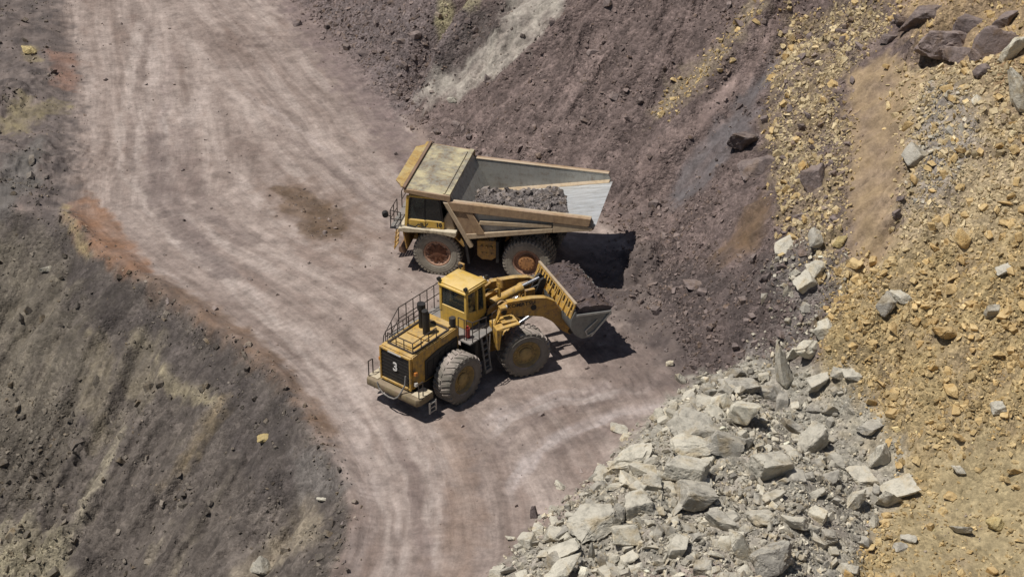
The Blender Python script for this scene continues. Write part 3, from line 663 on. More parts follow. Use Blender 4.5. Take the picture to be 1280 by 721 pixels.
def hull_rock(ncut, seed):
    """a small sharp broken stone: a skewed block with corners knocked off (the hull of its points)"""
    g = np.random.default_rng(seed)
    c = np.array([(i, j, k) for i in (-1, 1) for j in (-1, 1) for k in (-1, 1)], float)
    c = c @ (np.eye(3) + g.uniform(-.48, .48, (3, 3)))
    p = []
    for q in c:
        if g.uniform() < .45: p.append(q * g.uniform(.8, 1.05, 3))
        else: p += [q * np.where(np.arange(3) == k, g.uniform(.1, .6), g.uniform(.85, 1.0, 3)) for k in range(3) if g.uniform() < .75]
    p = np.array(p[:8 + ncut * 2])
    bm = bmesh.new(); vs = [bm.verts.new(v) for v in p]
    bmesh.ops.convex_hull(bm, input=vs)
    bmesh.ops.delete(bm, geom=[v for v in bm.verts if not v.link_faces], context='VERTS')
    bmesh.ops.triangulate(bm, faces=bm.faces); bm.verts.index_update()
    V = np.array([v.co[:] for v in bm.verts]); Fq = np.array([[v.index for v in f.verts] for f in bm.faces]); bm.free()
    ext = V.max(0) - V.min(0)
    return (V - (V.max(0) + V.min(0)) / 2) / ext * 2, Fq

def mesh_from(name, V, Fq, mat, smooth_deg=None):
    me = bpy.data.meshes.new(name)
    me.from_pydata(V.tolist(), [], Fq.tolist()); me.update()
    if smooth_deg:
        me.polygons.foreach_set('use_smooth', np.ones(len(Fq), bool)); me.set_sharp_from_angle(angle=R_(smooth_deg))
    me.materials.append(mat); return me

M_GREY = mat_rock('grey_stone', (.60, .56, .46), (.30, .28, .245), dust=(.58, .54, .45))
M_OCHRE = mat_rock('ochre_stone', (.62, .455, .225), (.43, .30, .14), dust=(.62, .48, .27))
M_YELLOW = mat_rock('yellow_stone', (.56, .46, .24), (.42, .33, .16), dust=None)
M_DARK = mat_rock('purple_stone', (.25, .20, .185), (.14, .113, .107), dust=(.31, .25, .22))
SMAT = {'g': M_GREY, 'o': M_OCHRE, 'y': M_YELLOW, 'd': M_DARK}
SNAME = {'g': 'grey_boulder', 'o': 'ochre_boulder', 'y': 'yellow_boulder', 'd': 'purple_boulder'}

def boulder(shape, seed):
    """a big broken block: hull, worn edges, then finely pitted faces and a few split-off steps"""
    V, Fq = hull_rock(5 if shape != 'r' else 8, seed)
    bm = bmesh.new(); vs = [bm.verts.new(v) for v in V]
    for f in Fq: bm.faces.new([vs[i] for i in f])
    bmesh.ops.dissolve_limit(bm, angle_limit=.16, verts=bm.verts, edges=bm.edges)
    bmesh.ops.bevel(bm, geom=list(bm.edges), offset=.05 if shape != 'r' else .17, segments=1 if shape != 'r' else 3, affect='EDGES', clamp_overlap=True)
    bmesh.ops.triangulate(bm, faces=bm.faces)
    for it in range(5):
        ed = [e for e in bm.edges if e.calc_length() > .16]
        if not ed: break
        bmesh.ops.subdivide_edges(bm, edges=ed, cuts=1); bmesh.ops.triangulate(bm, faces=bm.faces)
    bm.verts.index_update(); bmesh.ops.recalc_face_normals(bm, faces=bm.faces)
    V = np.array([v.co[:] for v in bm.verts]); Fq = np.array([[v.index for v in f.verts] for f in bm.faces]); bm.free()
    x, y, z = V.T
    n1 = fbm(x * 1.3 + z * .7 + seed, y * 1.3 - z * .9, 1, 4, seed % 50); n2 = fbm(x * 4 - z * 3.1, y * 4 + z * 3.3 + seed, 1, 4, seed % 50 + 9, True)
    st = np.floor(3 * fbm(x * .9 + z * .5 - seed, y * .9 + z * .6, 1, 2, seed % 50 + 3)) / 3
    V = V * (1 + .17 * n1 + .05 * n2 + .13 * st)[:, None]
    ext = V.max(0) - V.min(0)
    return (V - (V.max(0) + V.min(0)) / 2) / ext * 2, Fq

TAKEN = []                                             # x, y, radius of the placed boulders
for i, (x, y, W, H, k, shp, lab) in enumerate(BOULDERS):
    g = np.random.default_rng(900 + i)
    dp = W * g.uniform(.75, .95)
    hz = max((H - .42 * dp) / .86, .52 * W, .4 * H) if shp != 's' else max((H - .5 * dp) / .86, .34 * W)
    if shp == 'p': hz = max(hz, .75 * W)
    V, Fq = boulder(shp, 1040 + i)
    if shp == 'p':
        tp = np.clip((V[:, 2] + 1) / 2, 0, 1); V[:, :2] *= (1.05 - .62 * tp)[:, None]
        V[:, 0] += .22 * tp * (1 if i % 2 else -1)
    a = g.uniform(-.5, .5); ca, sa = math.cos(a), math.sin(a)
    tilt = Euler((g.uniform(-.2, .2), g.uniform(-.25, .25), a)).to_matrix()
    bury = 1.25
    V = V * np.array((W / 2 * 1.04, dp / 2, hz / 2 * bury))
    V = V @ np.array(tilt).T
    if k == 'd' and W > 1.0: V = V * .88; bury += .45
    o = bpy.data.objects.new(SNAME[k], mesh_from(SNAME[k], V, Fq, SMAT[k], 24))
    col.objects.link(o)
    o.location = (x, y, float(zat(x, y)) + hz / 2 * bury - hz * (bury - 1) - .04 * W)
    o['label'] = lab; o['category'] = 'boulder'
    TAKEN.append((x, y, W * .5, k, lab))

# ---- the rest of the rubble: thousands of stones; the largest of each kind are objects of their own
def in_view(x, y, pad=3.0):
    return (np.abs(x) < 22.5 + (y + 24.5) * .245 + pad) & (y > -26.5 - pad) & (y < 43 + pad)

def scatter(n_try, dens, lo, hi, alpha, seed):
    """random stones: positions by density, sizes by a power law"""
    g = np.random.default_rng(seed)
    x = g.uniform(-39, 34, n_try); y = g.uniform(-28, 45, n_try)
    m = in_view(x, y); x, y = x[m], y[m]
    p = dens(x, y); m = g.uniform(size=len(x)) < p; x, y = x[m], y[m]
    u = g.uniform(size=len(x)); r = lo * (1 - u * (1 - (lo / hi) ** alpha)) ** (-1 / alpha)
    keep = np.ones(len(x), bool)
    for (bx, by, br, *_r) in TAKEN:
        keep &= ~(np.hypot(x - bx, y - by) < br * .75 + r * .4)
    for (bx, by, rr) in CLEAR:
        keep &= ~((np.hypot(x - bx, y - by) < rr + r) & (r > .09))
    return x[keep], y[keep], r[keep]

CLEAR = []
for t_ in np.linspace(-6.3, 4.9, 9):                    # the ground under and beside the two machines
    CLEAR.append((-1.1 - t_ * math.cos(R_(12.6)), 3.4 + t_ * math.sin(R_(12.6)), 3.1 if t_ < 3 else 2.2))
for t_ in np.linspace(-5.4, 2.5, 6): CLEAR.append((-2.35 + t_ * .63, -7.6 + t_ * .78, 2.2))
for t_ in np.linspace(2.5, 7.2, 4): CLEAR.append((-2.35 + t_ * .94, -7.6 + t_ * .34, 2.3))

TEMPL = {1: [hull_rock(1, 310 + q) for q in range(10)], 2: [hull_rock(4, 340 + q) for q in range(10)], 3: [hull_rock(5, 360 + q) for q in range(10)]}

def rot_mats(g, n, flat=.5):
    q = g.normal(size=(n, 4)); q /= np.linalg.norm(q, axis=1, keepdims=True)
    w_, a, b, c = q.T
    return np.stack([1 - 2 * (b * b + c * c), 2 * (a * b - c * w_), 2 * (a * c + b * w_), 2 * (a * b + c * w_), 1 - 2 * (a * a + c * c), 2 * (b * c - a * w_),
                     2 * (a * c - b * w_), 2 * (b * c + a * w_), 1 - 2 * (a * a + b * b)], 1).reshape(n, 3, 3)

def rubble_mesh(name, x, y, z, r, colr, mat, seed, cut=.13, cut2=9):
    g = np.random.default_rng(seed); Vs, Fs, Cs = [], [], []; base = 0
    for sub, sel in ((1, r < cut), (2, (r >= cut) & (r < cut2)), (3, r >= cut2)):
        for q in range(10):
            ii = np.where(sel)[0][q::10]
            if not len(ii): continue
            T, Fq = TEMPL[sub][q]
            S = r[ii][:, None] * g.uniform(.6, 1.25, (len(ii), 3)) * np.array((1, 1, .8))
            V = np.einsum('nij,nvj->nvi', rot_mats(g, len(ii)), T[None] * S[:, None, :]) + np.stack([x[ii], y[ii], z[ii] + r[ii] * .25], 1)[:, None, :]
            Vs.append(V.reshape(-1, 3)); k = len(T)
            Fs.append((Fq[None] + base + (np.arange(len(ii)) * k)[:, None, None]).reshape(-1, 3)); base += k * len(ii)
            Cs.append(np.repeat(colr[ii], k, axis=0))
    return np_mesh(name, np.concatenate(Vs), np.concatenate(Fs), mat, np.clip(np.concatenate(Cs), .02, .8))

def pile_mask(x, y, soft=.6): return np.maximum(zone_mask(('grey pile fines',), x, y, soft), sstep(-.3, .6, sdpoly(x, y, PILE)) * (1 - zone_mask(('ochre scree',), x, y, soft)))
OCH = ('ochre scree', 'pale ochre scree')
def dens_grey(x, y):
    p = pile_mask(x, y); d, s = sdline(x, y, TOE)
    t = zone_mask(('grey toe of blocks',), x, y) * .5 + zone_mask(('grey scree streak',), x, y) * .35
    return np.clip(p * (.45 + .6 * sstep(.0, 2.0, sdpoly(x, y, PILE))) + t, 0, 1)
def dens_ochre(x, y):
    s = zone_mask(OCH, x, y) * (1 - .78 * zone_mask(('fine ochre sand',), x, y, 1.5)) * (1 - .62 * zone_mask(('tan sand chute',), x, y))
    cl = np.clip(.62 + .9 * fbm(x, y, .45, 3, 301), .1, 1)
    return np.clip(s * cl + .22 * zone_mask(('yellow streak',), x, y, .8) + 1.1 * zone_mask(('yellow and purple blocks',), x, y) * np.clip(.55 + fbm(x, y, .5, 2, 303), 0, 1) + .25 * zone_mask(('outcrop earth',), x, y), 0, 1) * (1 - pile_mask(x, y))
def dens_purple(x, y):
    d, s = sdline(x, y, TOE)
    b = sstep(-1.0, 1.2, d) * (1 - zone_mask(OCH + ('tan sand chute', 'fine ochre sand', 'outcrop earth'), x, y)) * (1 - pile_mask(x, y))
    cl = np.clip(.30 + 1.1 * fbm(x, y, .30, 3, 305), .06, 1)
    hot = zone_mask(('upper left rubble', 'dark toe scree', 'grey toe of blocks', 'yellow and purple blocks'), x, y, 1.2)
    calm = zone_mask(('blue grey slide', 'pale gully', 'pink slide rim', 'brown damp streak'), x, y, .5)
    toe = np.exp(-((d - .3) / 1.4) ** 2)
    muck = np.exp(-(((x - 6.9) / 1.5) ** 2 + ((y - 1.0) / 3.8) ** 2))
    return np.clip(b * (cl * .8 + .45 * hot + .3 * toe) * (1 - .75 * calm) + .9 * muck, 0, 1)
def dens_left(x, y):
    l, ls = sdline(x, y, LEDGE); r, rs = sdline(x, y, REDGE)
    b = np.maximum(sstep(-.4, .4, -l), sstep(.3, 2, -r) * (x < -22))
    return np.clip(b * np.clip(.14 + 1.1 * fbm(x, y, .35, 3, 307), .05, 1) + .9 * zone_mask(('jagged rock', 'pale blocky corner'), x, y, .6) + .35 * np.exp(-(l / .5) ** 2) * (x < -6) * (y < 9), 0, 1)
def dens_road(x, y):
    d, s = sdline(x, y, TOE); r, rs = sdline(x, y, RGUIDE); e = np.minimum(-d, r)
    wk = np.maximum(np.exp(-(((x - 5.5) / 3.0) ** 2 + ((y + 4.5) / 3.5) ** 2)), .5 * np.exp(-(((x + .5) / 5) ** 2 + ((y - 0) / 5) ** 2)))
    return np.where((e > -.5), .05 + .8 * wk + .7 * zone_mask(('damp patch',), x, y, .5) + .65 * np.exp(-(np.maximum(-d, 0) / 1.3) ** 2) + .4 * np.exp(-(np.maximum(r, 0) / .6) ** 2), 0) * np.clip(.4 + fbm(x, y, .4, 3, 309), 0, 1)

def tint(x, y, r, a, b, seed, jitter=.16, ground_mix=.0):
    g = np.random.default_rng(seed); t = g.uniform(size=(len(x), 1)) ** 1.2
    c = np.array(a) * (1 - t) + np.array(b) * t
    if ground_mix:
        gc, _l = ground_colour(x, y); c = c * (1 - ground_mix) + gc * ground_mix * 1.15
    return c * (1 + jitter * g.normal(size=(len(x), 1)))

M_RUB = mat_rock('rubble_stone', (0, 0, 0), (0, 0, 0), attr='Col', dust=None, scale=3.0)

CUTS = (' of ', ' at ', ' in ', ' on ', ' with ', ' under ', ' by ', ' below ', ' above ', ' beside ', ' between ', ' against ', ' behind ', ' beyond ', ' among ', ' nearest ', ' low ', ' lying ', ' squeezed ',
        ' alone ', ' standing ', ' tucked ', ' leaning ', ' next ', ' touching ', ' amid ', ' out ', ' far ', ' halfway ', ' just ', ' high ', ' fallen ', ' hanging ', ' sharing ', ' right ', ' for ', ' to ')
def short_of(lab):
    return lab[:min([lab.find(c) for c in CUTS if lab.find(c) > 0] + [len(lab)])]
_sh = [short_of(t[4]) for t in TAKEN]
MARKS = [(t[0], t[1], 'the ' + h) for t, h in zip(TAKEN, _sh) if _sh.count(h) == 1 and len(h.split()) <= 5]
MARKS += [(6.2, 4.2, "the haul truck's tail"), (5.2, -4.6, 'the loader bucket'), (-5.6, 22.6, 'the foot of the pale gully'), (-2.6, 27.0, 'the middle of the pale gully'),
          (10.0, 14.0, 'the yellow streak'), (12.5, 4.2, 'the brown damp streak'), (18.8, 3.0, 'the foot of the tan sand chute'), (19.6, 9.0, 'the middle of the tan sand chute'), (-12.5, 34.5, 'the bend of the upper road edge'),
          (-9.0, 33.5, 'the middle of the far rubble'), (1.5, 19.0, 'the truck canopy'), (12.5, 11.5, 'the blue grey slide'), (9.5, -2.5, 'the dark toe scree')]
USED = {}
def stone_label(x, y, head):
    """a label no other stone has: its look, and where it lies from something one can find"""
    cand = sorted(MARKS, key=lambda t: (t[0] - x) ** 2 + (t[1] - y) ** 2)[:7]
    for mx, my, h in cand:
        dx, dy = x - mx, y - my; D = math.hypot(dx, dy)
        q = 'close ' if D < 1.3 else ('' if D < 2.8 else 'well ')
        if abs(dx) > 2.2 * abs(dy): side = (q + 'to the bank side of') if dx > 0 else (q + 'to the road side of')
        elif abs(dy) > 2.2 * abs(dx): side = q + ('above' if dy > 0 else 'below')
        else: side = q + ('above' if dy > 0 else 'below') + (' and bankward of' if dx > 0 else ' and roadward of')
        lab = f'{head} {side} {h}'
        if len(lab.split()) > 16: continue
        last = lab
        if lab not in USED: USED[lab] = 1; return lab, False
    return last, True

def chip_mesh(name, seed, mat):
    V, Fq = hull_rock(4, seed); g = np.random.default_rng(seed)
    bm = bmesh.new(); vs = [bm.verts.new(v) for v in V]
    for f in Fq: bm.faces.new([vs[i] for i in f])
    bmesh.ops.dissolve_limit(bm, angle_limit=.14, verts=bm.verts, edges=bm.edges)
    bmesh.ops.bevel(bm, geom=list(bm.edges), offset=.07, segments=1, affect='EDGES', clamp_overlap=True)
    bmesh.ops.triangulate(bm, faces=bm.faces)
    bmesh.ops.subdivide_edges(bm, edges=[e for e in bm.edges if e.calc_length() > .5], cuts=2, use_grid_fill=True)
    for v in bm.verts:
        n = float(fbm(np.array([v.co.x * 1.6 + v.co.z + seed]), np.array([v.co.y * 1.6 - v.co.z]), 1, 3, seed % 40)[0]); v.co *= 1 + .11 * n
    bmesh.ops.recalc_face_normals(bm, faces=bm.faces)
    me = bpy.data.meshes.new(name); bm.to_mesh(me); bm.free(); me.materials.append(mat)
    return me

def individuals(n_big, x, y, r, kind, name, where, seed):
    """the n_big stones that show largest become objects of their own; returns the mask of the rest"""
    g = np.random.default_rng(seed)
    vis = in_view(x, y, -.4)
    size = r / (90 + .86 * y) * vis
    order = np.argsort(-size)[:n_big]; rest = np.ones(len(x), bool); rest[order] = False
    meshes = [chip_mesh(name, seed * 7 + q, SMAT[kind]) for q in range(14)]
    shapes = ('blocky', 'lumpy', 'chunky'); words = {'g': 'grey', 'o': 'ochre', 'y': 'yellow', 'd': 'purple brown'}
    used = {}
    for c, i in enumerate(order):
        o = bpy.data.objects.new(name, meshes[c % 14]); col.objects.link(o)
        sc = r[i] * g.uniform(.7, 1.25, 3) * np.array((1.05, 1, .8)); o.scale = sc
        o.rotation_euler = (g.uniform(-.5, .5), g.uniform(-.5, .5), g.uniform(0, 6.28))
        o.location = (x[i], y[i], float(zat(x[i], y[i])) + g.uniform(.05, .5) * sc[2])
        fl = sc[2] / max(sc[0], sc[1])
        form = 'flat' if fl < .6 else ('long' if max(sc[0], sc[1]) / min(sc[0], sc[1]) > 1.45 else 'stubby')
        sz = 'big' if r[i] > .42 else ('middling' if r[i] > .26 else 'small')
        lab, shared = stone_label(x[i], y[i], f'{sz} {form} {words[kind]} stone')
        o['label'] = lab; o['category'] = 'rock'
        o['group'] = {'g': 'grey stones of the rubble pile', 'o': 'ochre stones of the scree', 'd': 'purple stones of the bank'}[kind]
    return rest

xg, yg, rg = scatter(280000, dens_grey, .04, .62, 2.0, 11)
rest = individuals(190, xg, yg, rg, 'g', 'grey_rock', lambda x, y: 'in the rubble pile beside the road' if y < -8 else 'among the debris on the bank', 21)
xg, yg, rg = xg[rest], yg[rest], rg[rest]
o = rubble_mesh('grey_rubble', xg, yg, zat(xg, yg) + rg * np.where(rg < .25, np.random.default_rng(8).uniform(-.3, .7, len(xg)), 0), rg, tint(xg, yg, rg, (.62, .57, .46), (.27, .25, .215), 31, .2), M_RUB, 41)
o['kind'] = 'stuff'; o['label'] = 'loose pale grey rubble of the pile beside the road'

xo, yo, ro = scatter(430000, dens_ochre, .05, .29, 2.35, 12)
rest = individuals(200, xo, yo, ro, 'o', 'ochre_rock', lambda x, y: 'on the open ochre scree' if y < -1 else 'in the yellow and purple debris up the bank', 22)
xo, yo, ro = xo[rest], yo[rest], ro[rest]
pale = zone_mask(('pale ochre scree', 'yellow and purple blocks'), xo, yo)[:, None]
co = tint(xo, yo, ro, (.64, .49, .26), (.37, .275, .14), 32) * (1 - pale) + tint(xo, yo, ro, (.62, .51, .32), (.42, .335, .205), 33) * pale
o = rubble_mesh('ochre_rubble', xo, yo, zat(xo, yo), ro, co, M_RUB, 42)
o['kind'] = 'stuff'; o['label'] = 'loose ochre stones covering the scree bank'

xp, yp, rp = scatter(190000, dens_purple, .045, .34, 2.7, 13)
rest = individuals(200, xp, yp, rp, 'd', 'purple_rock', lambda x, y: 'on the far rubble beside the upper road' if y > 18 else ('on the dark scree past the haul truck' if y < 6 else 'on the purple bank above the haul truck'), 23)
xp, yp, rp = xp[rest], yp[rest], rp[rest]
o = rubble_mesh('purple_rubble', xp, yp, zat(xp, yp), rp, tint(xp, yp, rp, (.31, .245, .22), (.115, .09, .083), 34, .14, .35), M_RUB, 43)
o['kind'] = 'stuff'; o['label'] = 'loose purple brown stones of the bank'

xl, yl, rl = scatter(110000, dens_left, .04, .38, 2.2, 14)
o = rubble_mesh('slope_debris', xl, yl, zat(xl, yl), rl, tint(xl, yl, rl, (.30, .26, .21), (.085, .073, .064), 35, .2, .45), M_RUB, 44)
o['kind'] = 'stuff'; o['label'] = 'dark stones and clods of the slope below the road'

xr, yr, rr = scatter(110000, dens_road, .028, .17, 2.3, 15)
o = rubble_mesh('road_gravel', xr, yr, zat(xr, yr), rr, tint(xr, yr, rr, (.36, .30, .28), (.17, .14, .13), 36, .12, .4), M_RUB, 45)
o['kind'] = 'stuff'; o['label'] = 'small stones lying on the haul road'

# ------------------------------------------------------------------ machine materials
def mat_paint(name, base, grime=(.12, .095, .08), dust=(.34, .275, .25), dust_amt=.5, grime_amt=.5, rough=.55, metal=0.0, rust=0.0, streak=False, bump=.15, patch=False):
    m, t, b = new_mat(name)
    tc = t.nodes.new('ShaderNodeTexCoord'); geo = t.nodes.new('ShaderNodeNewGeometry'); O = tc.outputs['Object']
    n1 = noise(t, O, .9, 7, .65, .4); n2 = noise(t, O, 4.5, 6, .7); n3 = noise(t, O, 17, 4, .6)
    c = mixc(t, ramp(t, n1, [(.3, 0), (.7, .35)]).outputs[0], base, [v * .72 for v in base])
    c = mixc(t, ramp(t, n2, [(.47, 0.0), (.64, grime_amt)]).outputs[0], c, grime)
    ms = t.nodes.new('ShaderNodeMapping'); ms.inputs['Scale'].default_value = (2.4, 2.4, .45); t.links.new(O, ms.inputs[0])
    run = noise(t, ms.outputs[0], 1.5, 6, .7)                       # grease and mud runs
    c = mixc(t, ramp(t, run, [(.5, 0.0), (.68, grime_amt * .8)]).outputs[0], c, [v * .6 for v in grime])
    if rust:
        c = mixc(t, ramp(t, mth(t, 'ADD', mth(t, 'MULTIPLY', n2, .6), mth(t, 'MULTIPLY', n1, .4)), [(.5, 0.0), (.62, rust)]).outputs[0], c, (.22, .11, .06))
    if streak:                                         # polished runs along the body floor
        mp = t.nodes.new('ShaderNodeMapping'); mp.inputs['Scale'].default_value = (.25, 3.2, 2.0); t.links.new(O, mp.inputs[0])
        s1 = noise(t, mp.outputs[0], 1.6, 6, .6)
        c = mixc(t, ramp(t, s1, [(.42, 0.0), (.66, .75)]).outputs[0], c, streak)
    sx = t.nodes.new('ShaderNodeSeparateXYZ'); t.links.new(geo.outputs['Normal'], sx.inputs[0])
    up = ramp(t, sx.outputs[2], [(.35, .22), (.9, 1.0)])
    mix12 = mth(t, 'ADD', mth(t, 'MULTIPLY', n1, .65), mth(t, 'MULTIPLY', n2, .35))
    dm = mth(t, 'MULTIPLY', up.outputs[0], ramp(t, n1, [(.42, .05), (.60, dust_amt)] if patch else [(.38, .2 * dust_amt), (.58, dust_amt)]).outputs[0])
    c = mixc(t, dm, c, dust)
    t.links.new(c, b.inputs['Base Color'])
    b.inputs['Metallic'].default_value = metal
    t.links.new(ramp(t, n2, [(.3, rough - .12), (.7, min(1, rough + .25))]).outputs[0], b.inputs['Roughness'])
    b.inputs['Specular IOR Level'].default_value = .35
    bp = t.nodes.new('ShaderNodeBump'); bp.inputs['Strength'].default_value = bump; bp.inputs['Distance'].default_value = .04
    t.links.new(mth(t, 'ADD', n2, mth(t, 'MULTIPLY', n3, .4)), bp.inputs['Height']); t.links.new(bp.outputs[0], b.inputs['Normal'])
    return m

M_YEL = mat_paint('yellow_paint', (.52, .295, .04), dust=(.56, .41, .20), dust_amt=.7, grime_amt=.75)
M_YELR = mat_paint('worn_yellow_paint', (.46, .255, .05), grime=(.17, .11, .06), dust=(.42, .32, .2), dust_amt=.5, grime_amt=.8, rust=.45)
M_CABY = mat_paint('cab_yellow_paint', (.64, .40, .06), dust=(.70, .52, .24), dust_amt=.75, grime_amt=.35)
M_TAN = mat_paint('dusty_tan_steel', (.34, .225, .125), grime=(.17, .10, .06), dust=(.44, .33, .24), dust_amt=.7, grime_amt=.5, rough=.75, rust=.3)
M_TANL = mat_paint('pale_tan_steel', (.46, .35, .22), grime=(.24, .15, .09), dust=(.5, .42, .33), dust_amt=.6, grime_amt=.4, rough=.75)
M_CREAM = mat_paint('dusty_cream_deck', (.52, .43, .28), grime=(.20, .14, .08), dust=(.60, .54, .43), dust_amt=.8, grime_amt=.8, rough=.8)
M_WALL = mat_paint('scraped_wall_steel', (.40, .39, .35), grime=(.22, .19, .15), dust=(.50, .47, .41), dust_amt=.4, grime_amt=.6, rough=.5, metal=.25, streak=(.42, .41, .37), rust=.25)
M_BED = mat_paint('polished_bed_steel', (.42, .43, .43), grime=(.22, .2, .18), dust=(.50, .49, .47), dust_amt=.4, grime_amt=.5, rough=.42, metal=.3, streak=(.66, .68, .70))
M_CANOPY = mat_paint('canopy_steel', patch=True, base= (.36, .33, .27), grime=(.22, .15, .09), dust=(.66, .58, .36), dust_amt=.95, grime_amt=.8, rough=.5, metal=.3, rust=.55)
M_LIP = mat_paint('rusty_yellow_lip', patch=True, base= (.46, .30, .10), grime=(.25, .14, .07), dust=(.55, .46, .24), dust_amt=.6, grime_amt=.6, rust=.5)
M_RUST = mat_paint('rusty_rib', (.20, .12, .075), dust=(.36, .26, .19), dust_amt=.4, grime_amt=.4, rough=.8)
M_FRAME = mat_paint('dark_frame', (.022, .021, .02), dust=(.16, .14, .12), dust_amt=.18, grime_amt=.2, rough=.7)
M_BLACK = mat_paint('black_steel', (.018, .018, .018), dust=(.12, .10, .09), dust_amt=.15, grime_amt=.1, rough=.5)
M_RAIL = mat_paint('rail_steel', (.05, .04, .035), dust=(.16, .12, .1), dust_amt=.2, grime_amt=.3, rough=.6)
M_TYRE = mat_paint('dusty_tyre', (.29, .26, .205), grime=(.13, .12, .10), dust=(.30, .255, .225), dust_amt=.75, grime_amt=.5, rough=.9, bump=.3)
M_TYRED = mat_paint('dark_tyre', (.145, .135, .11), grime=(.075, .07, .06), dust=(.42, .355, .315), dust_amt=1.0, grime_amt=.4, rough=.9, bump=.3)
M_RIMO = mat_paint('rusty_orange_rim', (.40, .19, .07), grime=(.16, .08, .04), dust=(.42, .3, .2), dust_amt=.35, grime_amt=.6, rough=.75, rust=.4)
M_RIMP = mat_paint('pinkish_rim', (.42, .25, .17), grime=(.2, .09, .05), dust=(.45, .34, .26), dust_amt=.4, grime_amt=.6, rough=.8)
M_RIMB = mat_paint('brown_hub', (.17, .07, .035), grime=(.1, .05, .03), dust_amt=.15, rough=.8)
M_RIMY = mat_paint('dirty_ochre_rim', (.36, .25, .09), grime=(.13, .10, .06), dust=(.30, .25, .18), dust_amt=.6, grime_amt=.6, rough=.75)
M_BUCK = mat_paint('worn_bucket_steel', (.21, .215, .205), grime=(.12, .115, .105), dust=(.33, .30, .28), dust_amt=.45, grime_amt=.4, rough=.45, metal=.5)
M_BUCKE = mat_paint('bright_bucket_edge', (.46, .47, .45), grime=(.3, .29, .27), dust_amt=.2, rough=.4, metal=.6)
M_CHROME = mat_paint('cylinder_rod', (.45, .46, .48), dust_amt=.15, grime_amt=.2, rough=.25, metal=.9)
M_WHITE = mat_paint('white_marking', (.72, .70, .66), dust_amt=.1, grime_amt=.2)
M_DECAL = mat_paint('black_lettering', (.03, .025, .022), dust_amt=.05, grime_amt=.1)
M_RED = mat_paint('red_extinguisher', (.42, .03, .02), dust_amt=.2)
M_CW = mat_paint('dirty_counterweight', (.20, .155, .085), grime=(.10, .085, .065), dust=(.34, .275, .20), dust_amt=.6, grime_amt=.8, rough=.8, rust=.3)
M_PLATF = mat_paint('grey_tread_plate', (.16, .16, .15), dust=(.34, .30, .27), dust_amt=.6, rough=.7)
M_SEAT = mat_paint('dark_seat', (.03, .03, .034), dust_amt=.1, rough=.8)
M_LENS = mat_paint('lamp_lens', (.62, .60, .55), dust_amt=.1, rough=.2)
M_AMBER = mat_paint('amber_lens', (.62, .22, .03), dust_amt=.1, rough=.25)
def mat_glass():
    m, t, b = new_mat('tinted_glass')
    b.inputs['Base Color'].default_value = (.12, .145, .14, 1); b.inputs['Roughness'].default_value = .08
    b.inputs['Transmission Weight'].default_value = .8; b.inputs['IOR'].default_value = 1.45
    return m
M_GLASS = mat_glass()

